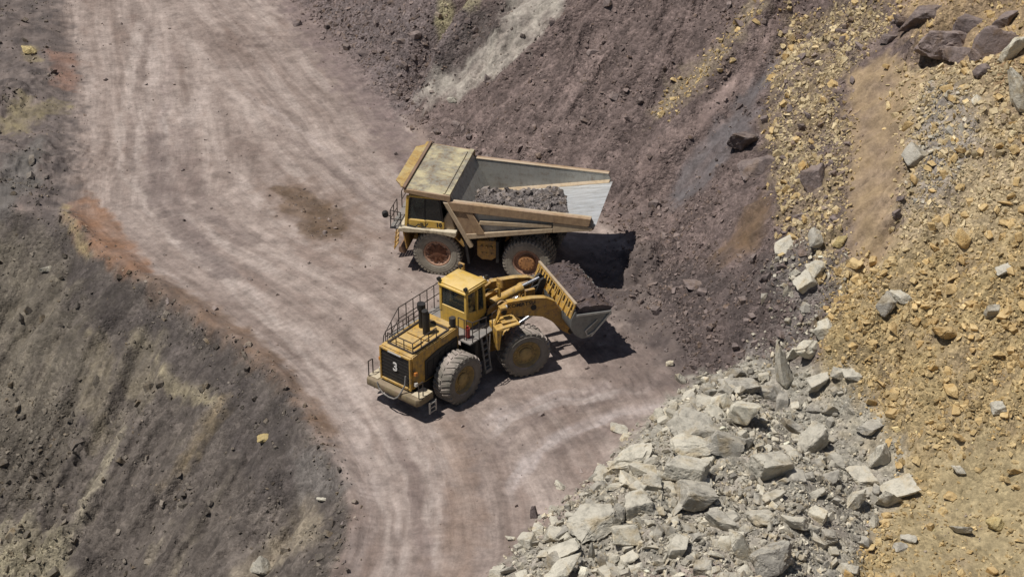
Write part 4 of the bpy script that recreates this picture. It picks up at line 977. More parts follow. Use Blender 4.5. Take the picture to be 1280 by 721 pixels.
# ------------------------------------------------------------------ mesh helpers
class MB:
    """collects solids; build() links them as one mesh object"""
    def __init__(s, M=None): s.bm = bmesh.new(); s.M = M
    def add(s, V, F):
        if s.M is not None: V = [s.M @ Vector(v) for v in V]
        vs = [s.bm.verts.new(v) for v in V]
        for f in F:
            try: s.bm.faces.new([vs[i] for i in f])
            except ValueError: pass
        return s
    def box(s, x0, x1, y0, y1, z0, z1):
        V = [(x, y, z) for x in (x0, x1) for y in (y0, y1) for z in (z0, z1)]
        return s.add(V, [(0, 1, 3, 2), (4, 6, 7, 5), (0, 4, 5, 1), (2, 3, 7, 6), (0, 2, 6, 4), (1, 5, 7, 3)])
    def prism(s, pts, a, b, ax='y'):
        """a polygon pushed along an axis: pts are (x, z) for 'y', (y, z) for 'x', (x, y) for 'z'"""
        def P(p, q): return {'y': (p[0], q, p[1]), 'x': (q, p[0], p[1]), 'z': (p[0], p[1], q)}[ax]
        n = len(pts); V = [P(p, a) for p in pts] + [P(p, b) for p in pts]
        F = [tuple(range(n)), tuple(range(2 * n - 1, n - 1, -1))] + [(i, (i + 1) % n, n + (i + 1) % n, n + i) for i in range(n)]
        return s.add(V, F)
    def plate(s, pts, th):
        """a flat or warped panel given by its corners, thickened along its normal"""
        p = [Vector(q) for q in pts]; n = (p[1] - p[0]).cross(p[-1] - p[0]).normalized() * th
        V = [tuple(q) for q in p] + [tuple(q + n) for q in p]; k = len(p)
        return s.add(V, [tuple(range(k)), tuple(range(2 * k - 1, k - 1, -1))] + [(i, (i + 1) % k, k + (i + 1) % k, k + i) for i in range(k)])
    def bar(s, a, b, w, h=None, up=(0, 0, 1)):
        a, b = Vector(a), Vector(b); h = h or w; d = (b - a).normalized(); u = Vector(up)
        if abs(d.dot(u)) > .98: u = Vector((1, 0, 0))
        r = d.cross(u).normalized() * w / 2; q = r.cross(d).normalized() * h / 2
        V = [tuple(e + i * r + j * q) for e in (a, b) for i, j in ((-1, -1), (1, -1), (1, 1), (-1, 1))]
        return s.add(V, [(0, 1, 2, 3), (7, 6, 5, 4), (0, 4, 5, 1), (1, 5, 6, 2), (2, 6, 7, 3), (3, 7, 4, 0)])
    def tube(s, pts, r, n=8, r2=None):
        for a, b in zip(pts[:-1], pts[1:]):
            a, b = Vector(a), Vector(b); d = (b - a).normalized(); u = Vector((0, 0, 1)) if abs(d.z) < .9 else Vector((1, 0, 0))
            p = d.cross(u).normalized(); q = p.cross(d); rb = r2 or r
            V = [tuple(a + r * (math.cos(t) * p + math.sin(t) * q)) for t in [2 * math.pi * i / n for i in range(n)]] + \
                [tuple(b + rb * (math.cos(t) * p + math.sin(t) * q)) for t in [2 * math.pi * i / n for i in range(n)]]
            s.add(V, [tuple(range(n)), tuple(range(2 * n - 1, n - 1, -1))] + [(i, (i + 1) % n, n + (i + 1) % n, n + i) for i in range(n)])
        return s
    def lathe(s, prof, n=40, c=(0, 0, 0), close=True):
        """profile (radius, y) turned about the y axis through c"""
        V = []; F = []; k = len(prof)
        for i in range(n):
            t = 2 * math.pi * i / n
            for r, y in prof: V.append((c[0] + r * math.cos(t), c[1] + y, c[2] + r * math.sin(t)))
        for i in range(n):
            j = (i + 1) % n
            for q in range(k if close else k - 1):
                q2 = (q + 1) % k
                F.append((i * k + q, i * k + q2, j * k + q2, j * k + q))
        return s.add(V, F)
    def build(s, name, mat, parent=None, bevel=0.0, seg=1, smooth=35, each=False):
        bm = s.bm
        bmesh.ops.recalc_face_normals(bm, faces=bm.faces)
        if bevel:
            ed = [e for e in bm.edges if len(e.link_faces) == 2 and e.calc_face_angle(0) > .5]
            bmesh.ops.bevel(bm, geom=ed, offset=bevel, segments=seg, affect='EDGES', clamp_overlap=True)
            bmesh.ops.recalc_face_normals(bm, faces=bm.faces)
        if each:                                       # every loose piece becomes an object of its own
            left = set(bm.verts); outs = []
            while left:
                st = [left.pop()]; isl = {st[0]}
                while st:
                    v = st.pop()
                    for e in v.link_edges:
                        q = e.other_vert(v)
                        if q not in isl: isl.add(q); left.discard(q); st.append(q)
                vs = sorted(isl, key=lambda v: v.index); ix = {v: i for i, v in enumerate(vs)}
                fs = [[ix[v] for v in f.verts] for f in bm.faces if f.verts[0] in isl]
                me = bpy.data.meshes.new(name); me.from_pydata([v.co[:] for v in vs], [], fs); outs.append(me)
            bm.free(); os_ = []
            for me in outs:
                me.polygons.foreach_set('use_smooth', np.ones(len(me.polygons), bool)); me.set_sharp_from_angle(angle=R_(smooth)); me.materials.append(mat)
                o = bpy.data.objects.new(name, me); col.objects.link(o); o.parent = parent; os_.append(o)
            return os_[0]
        me = bpy.data.meshes.new(name); bm.to_mesh(me); bm.free()
        me.polygons.foreach_set('use_smooth', np.ones(len(me.polygons), bool)); me.set_sharp_from_angle(angle=R_(smooth))
        me.materials.append(mat)
        o = bpy.data.objects.new(name, me); col.objects.link(o)
        if parent: o.parent = parent
        return o

def empty(name, loc, rz, parent=None, label=None, cat=None):
    e = bpy.data.objects.new(name, None); col.objects.link(e)
    e.empty_display_size = .3; e.location = loc; e.rotation_euler = (0, 0, rz)
    if parent: e.parent = parent
    if label: e['label'] = label; e['category'] = cat
    return e

def text_mesh(name, s, size, mat, parent, M, th=.012, bold=.0, sx=1.0):
    cu = bpy.data.curves.new(name, 'FONT'); cu.body = s; cu.size = size; cu.extrude = th; cu.align_x = 'CENTER'; cu.align_y = 'CENTER'; cu.offset = bold
    tmp = bpy.data.objects.new(name, cu); col.objects.link(tmp)
    dg = bpy.context.evaluated_depsgraph_get(); me = bpy.data.meshes.new_from_object(tmp.evaluated_get(dg))
    bpy.data.objects.remove(tmp); bpy.data.curves.remove(cu)
    me.transform(M @ Matrix.Diagonal((sx, 1, 1, 1))); me.materials.clear(); me.materials.append(mat)
    me.name = name
    o = bpy.data.objects.new(name, me); col.objects.link(o); o.parent = parent
    return o

def frame_of(origin, xdir, ydir):
    """matrix that lays a text's x and y along two directions"""
    x = Vector(xdir).normalized(); y = Vector(ydir); z = x.cross(y).normalized(); y = z.cross(x)
    return Matrix.Translation(origin) @ Matrix((x, y, z)).transposed().to_4x4()

def tyre_mesh(r, w, n_lug, kind):
    """tyre about the y axis, centre at 0; the sidewalls bulge, the lugs stand on the tread"""
    h = w / 2
    b = MB().lathe([(r * .56, -h * .78), (r * .60, -h * .92), (r * .72, -h), (r * .86, -h * .97), (r * .935, -h * .86), (r * .955, -h * .6), (r * .96, 0), (r * .955, h * .6), (r * .935, h * .86),
                    (r * .86, h * .97), (r * .72, h), (r * .60, h * .92), (r * .56, h * .78), (r * .54, 0)], 64)
    b.lathe([(r * .79, -h * 1.0), (r * .81, -h * 1.02), (r * .83, -h * .99), (r * .81, -h * .95)], 64).lathe([(r * .79, h * 1.0), (r * .81, h * 1.02), (r * .83, h * .99), (r * .81, h * .95)], 64)
    for sd in (-1, 1):
        for i in range(n_lug):
            t = 2 * math.pi * (i + (.5 if sd > 0 else 0)) / n_lug
            da = 2 * math.pi / n_lug
            f = .30 if kind == 'haul' else .27
            def P(rr, yy, tt): return (rr * math.cos(tt), yy, rr * math.sin(tt))
            sh = (.10 if kind == 'haul' else .55) * da           # lugs lean back towards the middle
            y0, y1 = sd * h * .06, sd * h * .80; y2 = sd * h * .985
            fa, fb = f * da, f * da * 1.05
            V = []
            for rr0, rr1, yy, s2, ff in ((.945, .995, y0, sh, fa), (.945, 1.0, y1, 0, fb), (.86, .945, y2, -.1 * sh, fb)):
                V += [P(r * rr0, yy, t + s2 - ff), P(r * rr0, yy, t + s2 + ff), P(r * rr1, yy, t + s2 + ff * .86), P(r * rr1, yy, t + s2 - ff * .86)]
            F = [(0, 1, 2, 3), (11, 10, 9, 8)]
            for q in (0, 4):
                F += [(q + i2, q + (i2 + 1) % 4, q + 4 + (i2 + 1) % 4, q + 4 + i2) for i2 in range(4)]
            b.add(V, F)
    return b

def rim_mesh(r, w, side, style):
    """rim about the y axis, its face towards side (+1 / -1 on y)"""
    h = w / 2; s = side
    b = MB()
    if style == 'front':       # haul truck front wheel: open ring of bolts round a domed hub
        b.lathe([(r * .57, -s * h * .7), (r * .57, s * h * .80), (r * .54, s * h * .86), (r * .50, s * h * .80), (r * .47, s * h * .62), (r * .40, s * h * .58), (r * .10, s * h * .56), (r * .10, -s * h * .6)], 48)
        for i in range(14):
            t = 2 * math.pi * i / 14; c = (r * .44 * math.cos(t), 0, r * .44 * math.sin(t))
            b.tube([(c[0], s * h * .55, c[2]), (c[0], s * h * .74, c[2])], .055, 8)
    elif style == 'rear':      # deep rim with a big hub drum
        b.lathe([(r * .57, -s * h * .7), (r * .57, s * h * .82), (r * .545, s * h * .88), (r * .51, s * h * .80), (r * .49, s * h * .45), (r * .40, s * h * .40), (r * .10, s * h * .38), (r * .10, -s * h * .6)], 48)
    else:                      # loader: dished rim with stepped hub
        b.lathe([(r * .57, -s * h * .7), (r * .57, s * h * .80), (r * .545, s * h * .86), (r * .52, s * h * .78), (r * .47, s * h * .50), (r * .36, s * h * .44), (r * .33, s * h * .52), (r * .12, s * h * .52), (r * .12, -s * h * .6)], 48)
        for i in range(16):
            t = 2 * math.pi * i / 16; c = (r * .415 * math.cos(t), 0, r * .415 * math.sin(t))
            b.tube([(c[0], s * h * .42, c[2]), (c[0], s * h * .52, c[2])], .04, 6)
    return b

def hub_mesh(r, w, s, style):
    h = w / 2; b = MB()
    if style == 'front':
        b.lathe([(.001, s * h * .50), (r * .36, s * h * .50), (r * .36, s * h * .66), (r * .27, s * h * .74), (r * .16, s * h * .84), (.001, s * h * .86)], 32)
        for i in range(8):
            t = 2 * math.pi * (i + .5) / 8; b.bar((r * .2 * math.cos(t), s * h * .72, r * .2 * math.sin(t)), (r * .42 * math.cos(t), s * h * .66, r * .42 * math.sin(t)), .13, .1, (0, 1, 0))
    elif style == 'rear':
        b.lathe([(.001, s * h * .36), (r * .33, s * h * .36), (r * .33, s * h * .92), (r * .30, s * h * 1.0), (r * .2, s * h * 1.03), (.001, s * h * 1.03)], 32)
        for i in range(12):
            t = 2 * math.pi * i / 12; b.tube([(r * .27 * math.cos(t), s * h * 1.0, r * .27 * math.sin(t)), (r * .27 * math.cos(t), s * h * 1.07, r * .27 * math.sin(t))], .035, 6)
    else:
        b.lathe([(.001, s * h * .5), (r * .26, s * h * .5), (r * .26, s * h * .64), (r * .20, s * h * .72), (r * .10, s * h * .76), (.001, s * h * .76)], 32)
        for i in range(10):
            t = 2 * math.pi * i / 10; b.tube([(r * .23 * math.cos(t), s * h * .6, r * .23 * math.sin(t)), (r * .23 * math.cos(t), s * h * .70, r * .23 * math.sin(t))], .03, 6)
    return b

def heap_mesh(name, fx, x0, x1, y0, y1, step, mat, M=None, seed=1, stones=400, smin=.05, smax=.22, cmix=((.24, .20, .19), (.13, .11, .105)), base=None):
    """a heap of broken rock: a rough surface z = fx(x, y) (None outside) with stones bedded in it, closed below; one object"""
    g = np.random.default_rng(seed)
    xs = np.arange(x0, x1 + step, step); ys = np.arange(y0, y1 + step, step)
    X, Y = np.meshgrid(xs, ys); Z, ok, bot = fx(X, Y)
    n = X.size; id_ = np.arange(n).reshape(X.shape)
    V = np.concatenate([np.stack([X, Y, Z], -1).reshape(-1, 3), np.stack([X, Y, np.minimum(bot, Z - .05)], -1).reshape(-1, 3)])
    Fq = []
    okq = ok[:-1, :-1] & ok[:-1, 1:] & ok[1:, 1:] & ok[1:, :-1]
    for j, i in zip(*np.where(okq)):
        a, b, c, d = id_[j, i], id_[j, i + 1], id_[j + 1, i + 1], id_[j + 1, i]
        Fq += [(a, b, c), (a, c, d), (a + n, c + n, b + n), (a + n, d + n, c + n)]
        for (jj, ii, p, q) in ((j - 1, i, a, b), (j + 1, i, c, d), (j, i - 1, d, a), (j, i + 1, b, c)):
            if not (0 <= jj < okq.shape[0] and 0 <= ii < okq.shape[1] and okq[jj, ii]): Fq += [(p, p + n, q + n), (p, q + n, q)]
    C = np.array(cmix[1]) * (1 + .5 * fbm(V[:, 0], V[:, 1], 1.4, 3, seed))[:, None]
    Vs, Fs, Cs = [V], [np.array(Fq)], [C]; base_i = len(V)
    jj, ii = np.where(okq); pick = g.integers(0, len(jj), stones)
    sx = xs[ii[pick]] + g.uniform(0, step, stones); sy = ys[jj[pick]] + g.uniform(0, step, stones)
    sz, _o, _b = fx(sx, sy)
    r = smin * (1 - g.uniform(size=stones) * (1 - (smin / smax) ** 1.6)) ** (-1 / 1.6)
    Rm = rot_mats(g, stones)
    for i in range(stones):
        T, FT = TEMPL[2][i % 10]
        Vs.append((T * r[i] * g.uniform(.65, 1.2, 3)) @ Rm[i].T + np.array((sx[i], sy[i], sz[i] + .15 * r[i])))
        Fs.append(FT + base_i); base_i += len(T)
        t = g.uniform() ** 1.3
        Cs.append(np.repeat((np.array(cmix[0]) * (1 - t) + np.array(cmix[1]) * t)[None], len(T), 0))
    V = np.concatenate(Vs)
    if M is not None: V = V @ np.array(M.to_3x3()).T + np.array(M.translation)
    return np_mesh(name, V, np.concatenate(Fs), mat, np.clip(np.concatenate(Cs), .02, .8))

# ------------------------------------------------------------------ haul truck: x forward, y to its left (the side seen), ground at 0
TR_YAW = math.pi - R_(12.6)
TRX, TRY = -1.1, 3.4
tz = float(np.mean([zat(TRX + math.cos(TR_YAW) * a - math.sin(TR_YAW) * b, TRY + math.sin(TR_YAW) * a + math.cos(TR_YAW) * b) for a in (-2.5, 2.5) for b in (-2.1, 2.1)]))
truck = empty('haul_truck', (TRX, TRY, tz - .02), TR_YAW, None, 'dusty yellow and tan mining haul truck with a raised-edge steel body half full of rock', 'haul truck')
RT, WT = 1.35, .76
for (x, y, side, style) in ((2.475, 2.17, 1, 'front'), (2.475, -2.17, -1, 'front'), (-2.475, 2.12, 1, 'rear'), (-2.475, 1.30, 1, 'rear'), (-2.475, -2.12, -1, 'rear'), (-2.475, -1.30, -1, 'rear')):
    wh = empty('wheel', (x, y, RT - .03), 0, truck)
    wh.rotation_euler = (0, 0.37 * (x + y), 0)
    tyre_mesh(RT, WT, 38, 'haul').build('tyre', M_TYRE, wh, smooth=30)
    rim_mesh(RT, WT, side, style).build('rim', M_RIMP, wh)
    hub_mesh(RT, WT, side, style).build('hub', M_RIMB if style == 'front' else M_RIMO, wh)

# chassis
f = MB()
for s in (-1, 1):
    f.prism([(4.0, 1.35), (4.0, 1.95), (.6, 1.95), (-3.2, 2.15), (-3.9, 2.1), (-3.9, 1.75), (-.5, 1.25), (.5, 1.2)], s * .62, s * .98)
for x in (3.7, 1.0, -.9, -3.4): f.box(x - .2, x + .2, -.62, .62, 1.3, 1.75)
f.box(3.2, 1.7, -1.75, 1.75, 1.1, 1.5)
f.build('frame', M_FRAME, truck, .03)
a = MB().tube([(-2.475, -2.3, RT - .03), (-2.475, 2.3, RT - .03)], .38, 20).tube([(2.475, -2.2, RT - .03), (2.475, 2.2, RT - .03)], .24, 16)
a.lathe([(.001, -.55), (.45, -.5), (.62, -.2), (.62, .2), (.45, .5), (.001, .55)], 24, (-2.475, 0, RT - .03))
a.build('axle', M_FRAME, truck)
for s in (-1, 1):
    MB().tube([(-.6, s * .75, 1.3), (-1.7, s * .9, 2.6)], .19, 14).tube([(-1.6, s * .89, 2.5), (-2.2, s * .97, 3.2)], .12, 12).build('hoist_cylinder', M_YELR, truck)
    MB().tube([(2.475, s * 1.35, 1.3), (2.45, s * 1.25, 2.75)], .21, 14).build('suspension_strut', M_YELR, truck)
tk = MB().prism([(.30, 1.35), (.30, 2.25), (-.75, 2.35), (-.75, 1.35), (-.5, 1.15), (.05, 1.15)], 1.1, 2.25)
for q in range(3): tk.tube([(.02 - q * .25, 2.2, 1.95), (.02 - q * .25, 2.34, 1.95)], .085, 10).tube([(.02 - q * .25, 2.2, 1.55), (.02 - q * .25, 2.31, 1.55)], .05, 8)
tk.build('hydraulic_tank', M_YELR, truck, .04)
MB().prism([(.9, 1.1), (.9, 2.2), (-.9, 2.2), (-.9, 1.1)], -2.3, -1.1).build('fuel_tank', M_YELR, truck, .08, 2)
MB().prism([(-.80, 2.45), (-.95, 2.45), (-.95, 1.2), (-.80, 1.15)], 1.2, 2.5).build('mud_flap', M_BLACK, truck)
MB().prism([(1.0, 2.4), (.82, 2.4), (.62, .95), (.74, .95)], 1.55, 2.55).build('mud_flap', M_BLACK, truck)
MB().prism([(1.0, 2.4), (.82, 2.4), (.62, .95), (.74, .95)], -2.55, -1.55).build('mud_flap', M_BLACK, truck)

# front: deck, fenders, radiator, bumper
d = MB()
d.prism([(4.55, 2.62), (4.55, 2.80), (4.30, 2.88), (1.35, 2.88), (1.30, 2.72), (1.42, 2.55), (1.75, 2.62), (2.5, 2.70), (3.3, 2.66), (4.1, 2.58)], 1.05, 2.78)
d.build('deck', M_CREAM, truck, .03)
d = MB(); d.prism([(4.55, 2.62), (4.55, 2.80), (4.30, 2.88), (1.35, 2.88), (1.30, 2.72), (1.42, 2.55), (2.5, 2.70), (4.1, 2.58)], -2.78, 1.04)
d.build('deck', M_CREAM, truck, .03)
fd = MB()
for s in (-1, 1):
    fd.plate([(4.32, s * 1.25, 2.60), (4.32, s * 2.72, 2.60), (4.15, s * 2.72, 1.55), (4.15, s * 1.25, 1.55)], .08)
    fd.plate([(1.42, s * 1.55, 2.56), (1.42, s * 2.72, 2.56), (.95, s * 2.66, 2.0), (.95, s * 1.55, 2.0)], .06)
fd.build('fender', M_YELR, truck, .01, each=True)
MB().box(3.9, 4.34, -1.2, 1.2, 1.3, 2.56).build('radiator_housing', M_YELR, truck, .04)
g_ = MB().box(4.35, 4.40, -1.02, 1.02, 1.42, 2.45)
for q in range(9): g_.box(4.40, 4.44, -1.0, 1.0, 1.48 + q * .107, 1.53 + q * .107)
g_.build('grille', M_BLACK, truck)
MB().prism([(4.62, 1.0), (4.70, 1.1), (4.70, 1.36), (4.62, 1.45), (4.36, 1.45), (4.30, 1.0)], -2.3, 2.3).build('bumper', M_RUST, truck, .04)
for s in (-1, 1):
    for q in range(2):
        MB().lathe([(.001, 0), (.13, 0), (.13, .12), (.10, .13), (.001, .135)], 18).M
        h_ = MB(Matrix.Translation((4.36, s * (1.6 + .36 * q), 2.15)) @ Matrix.Rotation(-math.pi / 2, 4, 'Z')); h_.lathe([(.001, 0), (.14, 0), (.14, .10), (.11, .13), (.001, .14)], 18, close=False)
        h_.build('headlight', M_LENS, truck)
# front platform, ladder and handrails
p_ = MB().box(4.56, 5.02, 1.0, 2.72, 2.70, 2.78).box(4.56, 5.02, -2.72, .99, 2.70, 2.78)
p_.build('walkway', M_PLATF, truck)
r_ = MB(); rr = .028
for pts in ([(4.98, 2.68, 2.78), (4.98, 2.68, 3.80), (4.98, 1.35, 3.80), (4.98, 1.35, 2.78)], [(4.98, 2.68, 3.28), (4.98, 1.35, 3.28)], [(4.98, 2.68, 3.8), (4.40, 2.70, 3.72), (4.40, 2.70, 2.86)], [(4.98, 2.68, 3.28), (4.40, 2.70, 3.28)],
            [(4.98, 2.02, 2.78), (4.98, 2.02, 3.8)], [(4.98, .4, 2.78), (4.98, .4, 3.8), (4.98, -2.68, 3.8), (4.98, -2.68, 2.78)], [(4.98, .4, 3.28), (4.98, -2.68, 3.28)], [(4.98, -1.1, 2.78), (4.98, -1.1, 3.8)],
            [(4.98, -2.68, 3.8), (1.6, -2.70, 3.8), (1.6, -2.70, 2.86)], [(4.98, -2.68, 3.28), (1.6, -2.70, 3.28)], [(3.3, -2.7, 2.86), (3.3, -2.7, 3.8)]):
    r_.tube(pts, rr, 6)
r_.build('handrail', M_RAIL, truck)
l_ = MB()
for y in (.55, 1.2): l_.bar((5.0, y, 2.75), (5.25, y, .55), .07, .05)
for q in range(7): l_.box(4.98 + .25 * (2.5 - q * .3) * 0 + .035 * q, 5.10 + .035 * q, .58, 1.17, 2.45 - q * .3, 2.49 - q * .3)
l_.build('ladder', M_YELR, truck)
mr = MB().tube([(4.95, 2.68, 3.6), (5.15, 2.95, 3.75)], .025, 6); mr.prism([(-.2, 3.52), (.2, 3.52), (.2, 4.0), (-.2, 4.0)], 0, .1, 'y')
MB().tube([(4.95, 2.68, 3.45), (5.18, 2.98, 3.62)], .025, 6).build('mirror_arm', M_BLACK, truck)
MB().tube([(5.22, 2.86, 3.70), (5.12, 3.12, 3.70)], .17, 14).build('mirror', M_BLACK, truck, .02)

# cab on the left of the deck
X0, X1, Y0, Y1, ZB, ZW, ZT = 2.05, 4.14, 1.12, 2.56, 2.885, 3.12, 4.78
cb = MB()
cb.prism([(X1, ZB), (X1 + .02, ZW + .22), (X0 - .02, ZW + .22), (X0, ZB)], Y0, Y1)
cb.build('cab', M_CABY, truck, .03)
pl = MB()
for (x, y, xt) in ((X1 - .05, Y1 - .06, X1 - .30), (X1 - .05, Y0 + .06, X1 - .30), (X0 + .06, Y1 - .06, X0 + .22), (X0 + .06, Y0 + .06, X0 + .22)):
    pl.bar((x, y, ZW + .2), (xt, y, ZT - .1), .11, .11)
pl.bar((3.1, Y1 - .05, ZW + .2), (3.06, Y1 - .05, ZT - .1), .07, .07)
pl.build('cab_pillar', M_BLACK, truck, each=True)
fp = MB()
for y in (Y1 - .02, Y0 + .02): fp.bar((X1 + .02, y, ZB), (X1 - .14, y, ZT - .05), .14, .16)
fp.build('cab_pillar', M_CABY, truck, .02, each=True)
MB().prism([(X1 - .20, ZT - .12), (X1 - .16, ZT), (X0 + .1, ZT), (X0 + .12, ZT - .12)], Y0 - .04, Y1 + .04).build('cab_roof', M_CABY, truck, .03)
def pane(name, pts, par, th=.015): return MB().plate(pts, th).build(name, M_GLASS, par)
zb_, zt_ = ZW + .23, ZT - .13
pane('window', [(X1 - .12, Y1 - .05, zb_), (3.12, Y1 - .05, zb_), (3.09, Y1 - .05, zt_), (X1 - .36, Y1 - .05, zt_)], truck)
pane('window', [(3.05, Y1 - .05, zb_), (X0 + .14, Y1 - .05, zb_), (X0 + .28, Y1 - .05, zt_), (3.03, Y1 - .05, zt_)], truck)
pane('windscreen', [(X1 - .05, Y0 + .12, zb_), (X1 - .05, Y1 - .12, zb_), (X1 - .30, Y1 - .12, zt_), (X1 - .30, Y0 + .12, zt_)], truck)
pane('window', [(X0 + .06, Y0 + .12, zb_), (X0 + .06, Y1 - .12, zb_), (X0 + .22, Y1 - .12, zt_), (X0 + .22, Y0 + .12, zt_)], truck)
pane('window', [(X1 - .12, Y0 + .05, zb_), (X0 + .14, Y0 + .05, zb_), (X0 + .28, Y0 + .05, zt_), (X1 - .36, Y0 + .05, zt_)], truck)
MB().box(2.6, 3.15, 1.6, 2.1, ZW + .21, 3.62).box(2.5, 2.68, 1.6, 2.1, 3.5, 4.25).build('seat', M_SEAT, truck, .05)
MB().tube([(3.75, 1.85, ZW + .2), (3.55, 1.85, 3.75)], .04, 8).lathe([(.2, -.02), (.23, 0), (.2, .02), (.18, 0)], 20, (3.52, 1.85, 3.78)).build('steering_wheel', M_BLACK, truck)
MB().box(3.08, 3.98, Y1 + .002, Y1 + .035, ZB + .03, ZW + .18).build('door', M_CABY, truck, .01)
MB().tube([(3.2, Y1 + .06, ZW + .04), (3.36, Y1 + .06, ZW + .04)], .025, 6).build('handle', M_BLACK, [q for q in truck.children if q.name.startswith('door')][0])
text_mesh('number', '10', .34, M_DECAL, truck, frame_of((2.32, Y1 + .012, 3.12), (-1, 0, 0), (0, 0, 1)), .012, .01)
hs = MB(); hs.tube([(4.1, Y1 + .06, 2.98), (3.6, Y1 + .10, 2.93), (3.45, Y1 + .1, 3.1), (3.1, Y1 + .1, 2.96), (2.9, Y1 + .10, 3.2)], .035, 6)
hs.build('hose', M_BLACK, truck)
MB().prism([(2.10, 2.89), (2.10, 3.45), (1.85, 3.9), (1.70, 3.9), (1.45, 2.89)], 1.5, 2.45).build('air_cleaner_box', M_TANL, truck, .04)

# ---- dump body
BW, BI = 2.80, 2.55
def flo(x): return 2.78 + (0.55 - x) * .205            # floor line, rising to the tail
sides = MB()
for s in (-1, 1):
    sides.prism([(1.72, 4.75), (-5.95, 4.60), (-6.10, 4.30), (-6.12, flo(-6.12) - .16), (-4.2, flo(-4.2) - .16), (.62, flo(.62) - .16), (.55, 2.62)], s * BI, s * (BI + .10))
sides.build('body_side', M_WALL, truck, .01, each=True)
fl = MB(); fl.prism([(.62, flo(.62)), (.62, flo(.62) - .14), (-6.15, flo(-6.15) - .14), (-6.22, flo(-6.15)), ], -BI + .003, BI - .003)
fl.build('body_floor', M_BED, truck)
fw_ = MB(); fw_.prism([(.50, 2.70), (.66, 2.70), (1.82, 4.98), (1.66, 4.98)], -BI + .004, BI - .004); fw_.build('body_front_wall', M_WALL, truck)
# outer ribs: top rail, sill, long rib, posts
rl = MB()
for s in (-1, 1):
    a_, b_ = s * (BI + .102), s * (BW + .06)
    lo_, hi_ = min(a_, b_), max(a_, b_)
    rl.prism([(1.80, 4.76), (1.62, 4.24), (-5.80, 4.14), (-5.92, 4.20), (-6.0, 4.62)], lo_, hi_)
rl.build('top_rail', M_TAN, truck, .025, each=True)
sl = MB(); lr = MB(); ps = MB()
for s in (-1, 1):
    a_, b_ = sorted((s * (BI + .102), s * (BW + .01)))
    sl.prism([(.92, 2.86), (.84, 2.56), (-3.95, 3.55), (-3.95, 3.80), (-5.75, 4.13), (-5.78, 3.88), (-3.96, 3.54), (-3.94, 3.86)][:4], a_, b_)
    sl.prism([(-3.96, 3.54), (-3.96, 4.14), (-5.80, 4.14), (-6.05, 4.02), (-6.05, 3.90)], a_, b_)
    lr.prism([(.05, 3.55), (.0, 3.78), (-3.90, 4.02), (-3.90, 3.82), (-2.6, 3.70)], a_, b_)
    a2, b2 = sorted((s * (BI + .101), s * (BW - .03)))
    ps.prism([(1.63, 4.25), (.80, 4.25), (.18, 2.92), (.92, 2.86)], a2, b2)
    a3, b3 = sorted((s * (BI + .103), s * (BW + .03)))
    ps.prism([(.80, 4.24), (.42, 4.24), (-.28, 3.0), (.16, 2.93)], a3, b3)
sl.build('sill_beam', M_TANL, truck, .02, each=True); lr.build('side_rib', M_TANL, truck, .02, each=True); ps.build('side_post', M_TAN, truck, .02, each=True)
ed = MB()
for s in (-1, 1):
    ed.prism([(1.98, 4.70), (1.72, 4.70), (.38, 2.20), (.55, 2.12), (.68, 2.30)], s * (BI - .02) - .13 + (0.24 if s > 0 else -.24), s * (BI - .02) + .13 + (.24 if s > 0 else -.24))
ed.build('front_edge_beam', M_TANL, truck, .02, each=True)
# inner seam strips where the side wall meets the floor
st = MB()
for s in (-1, 1): st.plate([(.7, s * (BI - .004), flo(.7) + .16), (-6.05, s * (BI - .004), flo(-6.05) + .13), (-6.05, s * (BI - .16), flo(-6.05) + .006), (.7, s * (BI - .16), flo(.7) + .006)], .02)
st.build('floor_fillet', M_TANL, truck, each=True)
tr_ = MB()
for s in (-1, 1): tr_.box(-5.98, 1.70, s * (BI + .05) - .075, s * (BI + .05) + .075, 4.765, 4.80) if False else tr_.plate([(1.70, s * (BI + .05) - .08, 4.762), (-5.98, s * (BI + .05) - .08, 4.625), (-5.98, s * (BI + .05) + .08, 4.625), (1.70, s * (BI + .05) + .08, 4.762)], .03)
tr_.build('rail_cap', M_TANL, truck, each=True)
tl_ = MB().prism([(-5.7, 3.76), (-5.9, 3.72), (-6.1, 3.86), (-6.1, 3.98)], -BI, BI); tl_.build('tail_lip', M_TAN, truck)
fr = MB()
for x in (-.6, -1.9, -3.2, -4.5): fr.box(x - .12, x + .12, -BI, BI, flo(x) - .50, flo(x) - .17)
for s in (-1, 1): fr.prism([(.5, 2.30), (.5, 2.64), (-5.6, 3.88), (-5.6, 3.62)], s * .9 - .16, s * .9 + .16)
fr.build('floor_beam', M_FRAME, truck, each=True)
# canopy over the cab
CW = 2.76
cn = MB(); cn.prism([(1.70, 4.99), (1.74, 5.10), (4.10, 5.28), (4.10, 5.16)], -CW, CW); cn.build('canopy', M_CANOPY, truck)
lp = MB(); lp.add([(4.14, -CW, 5.16), (4.14, CW, 5.16), (4.78, 2.05, 5.26), (4.78, -2.05, 5.26), (4.14, -CW, 5.28), (4.14, CW, 5.28), (4.78, 2.05, 5.36), (4.78, -2.05, 5.36)],
                  [(3, 2, 1, 0), (4, 5, 6, 7), (0, 1, 5, 4), (1, 2, 6, 5), (2, 3, 7, 6), (3, 0, 4, 7)])
lp.build('canopy_lip', M_LIP, truck, .015)
MB().prism([(4.04, 5.29), (4.04, 5.40), (4.20, 5.41), (4.20, 5.30)], -CW - .06, CW + .12).build('canopy_rib', M_RUST, truck, .01)
MB().prism([(4.205, 5.30), (4.205, 5.385), (4.34, 5.405), (4.34, 5.32)], -CW + .02, CW + .02).build('canopy_rib', M_LIP, truck, .01)
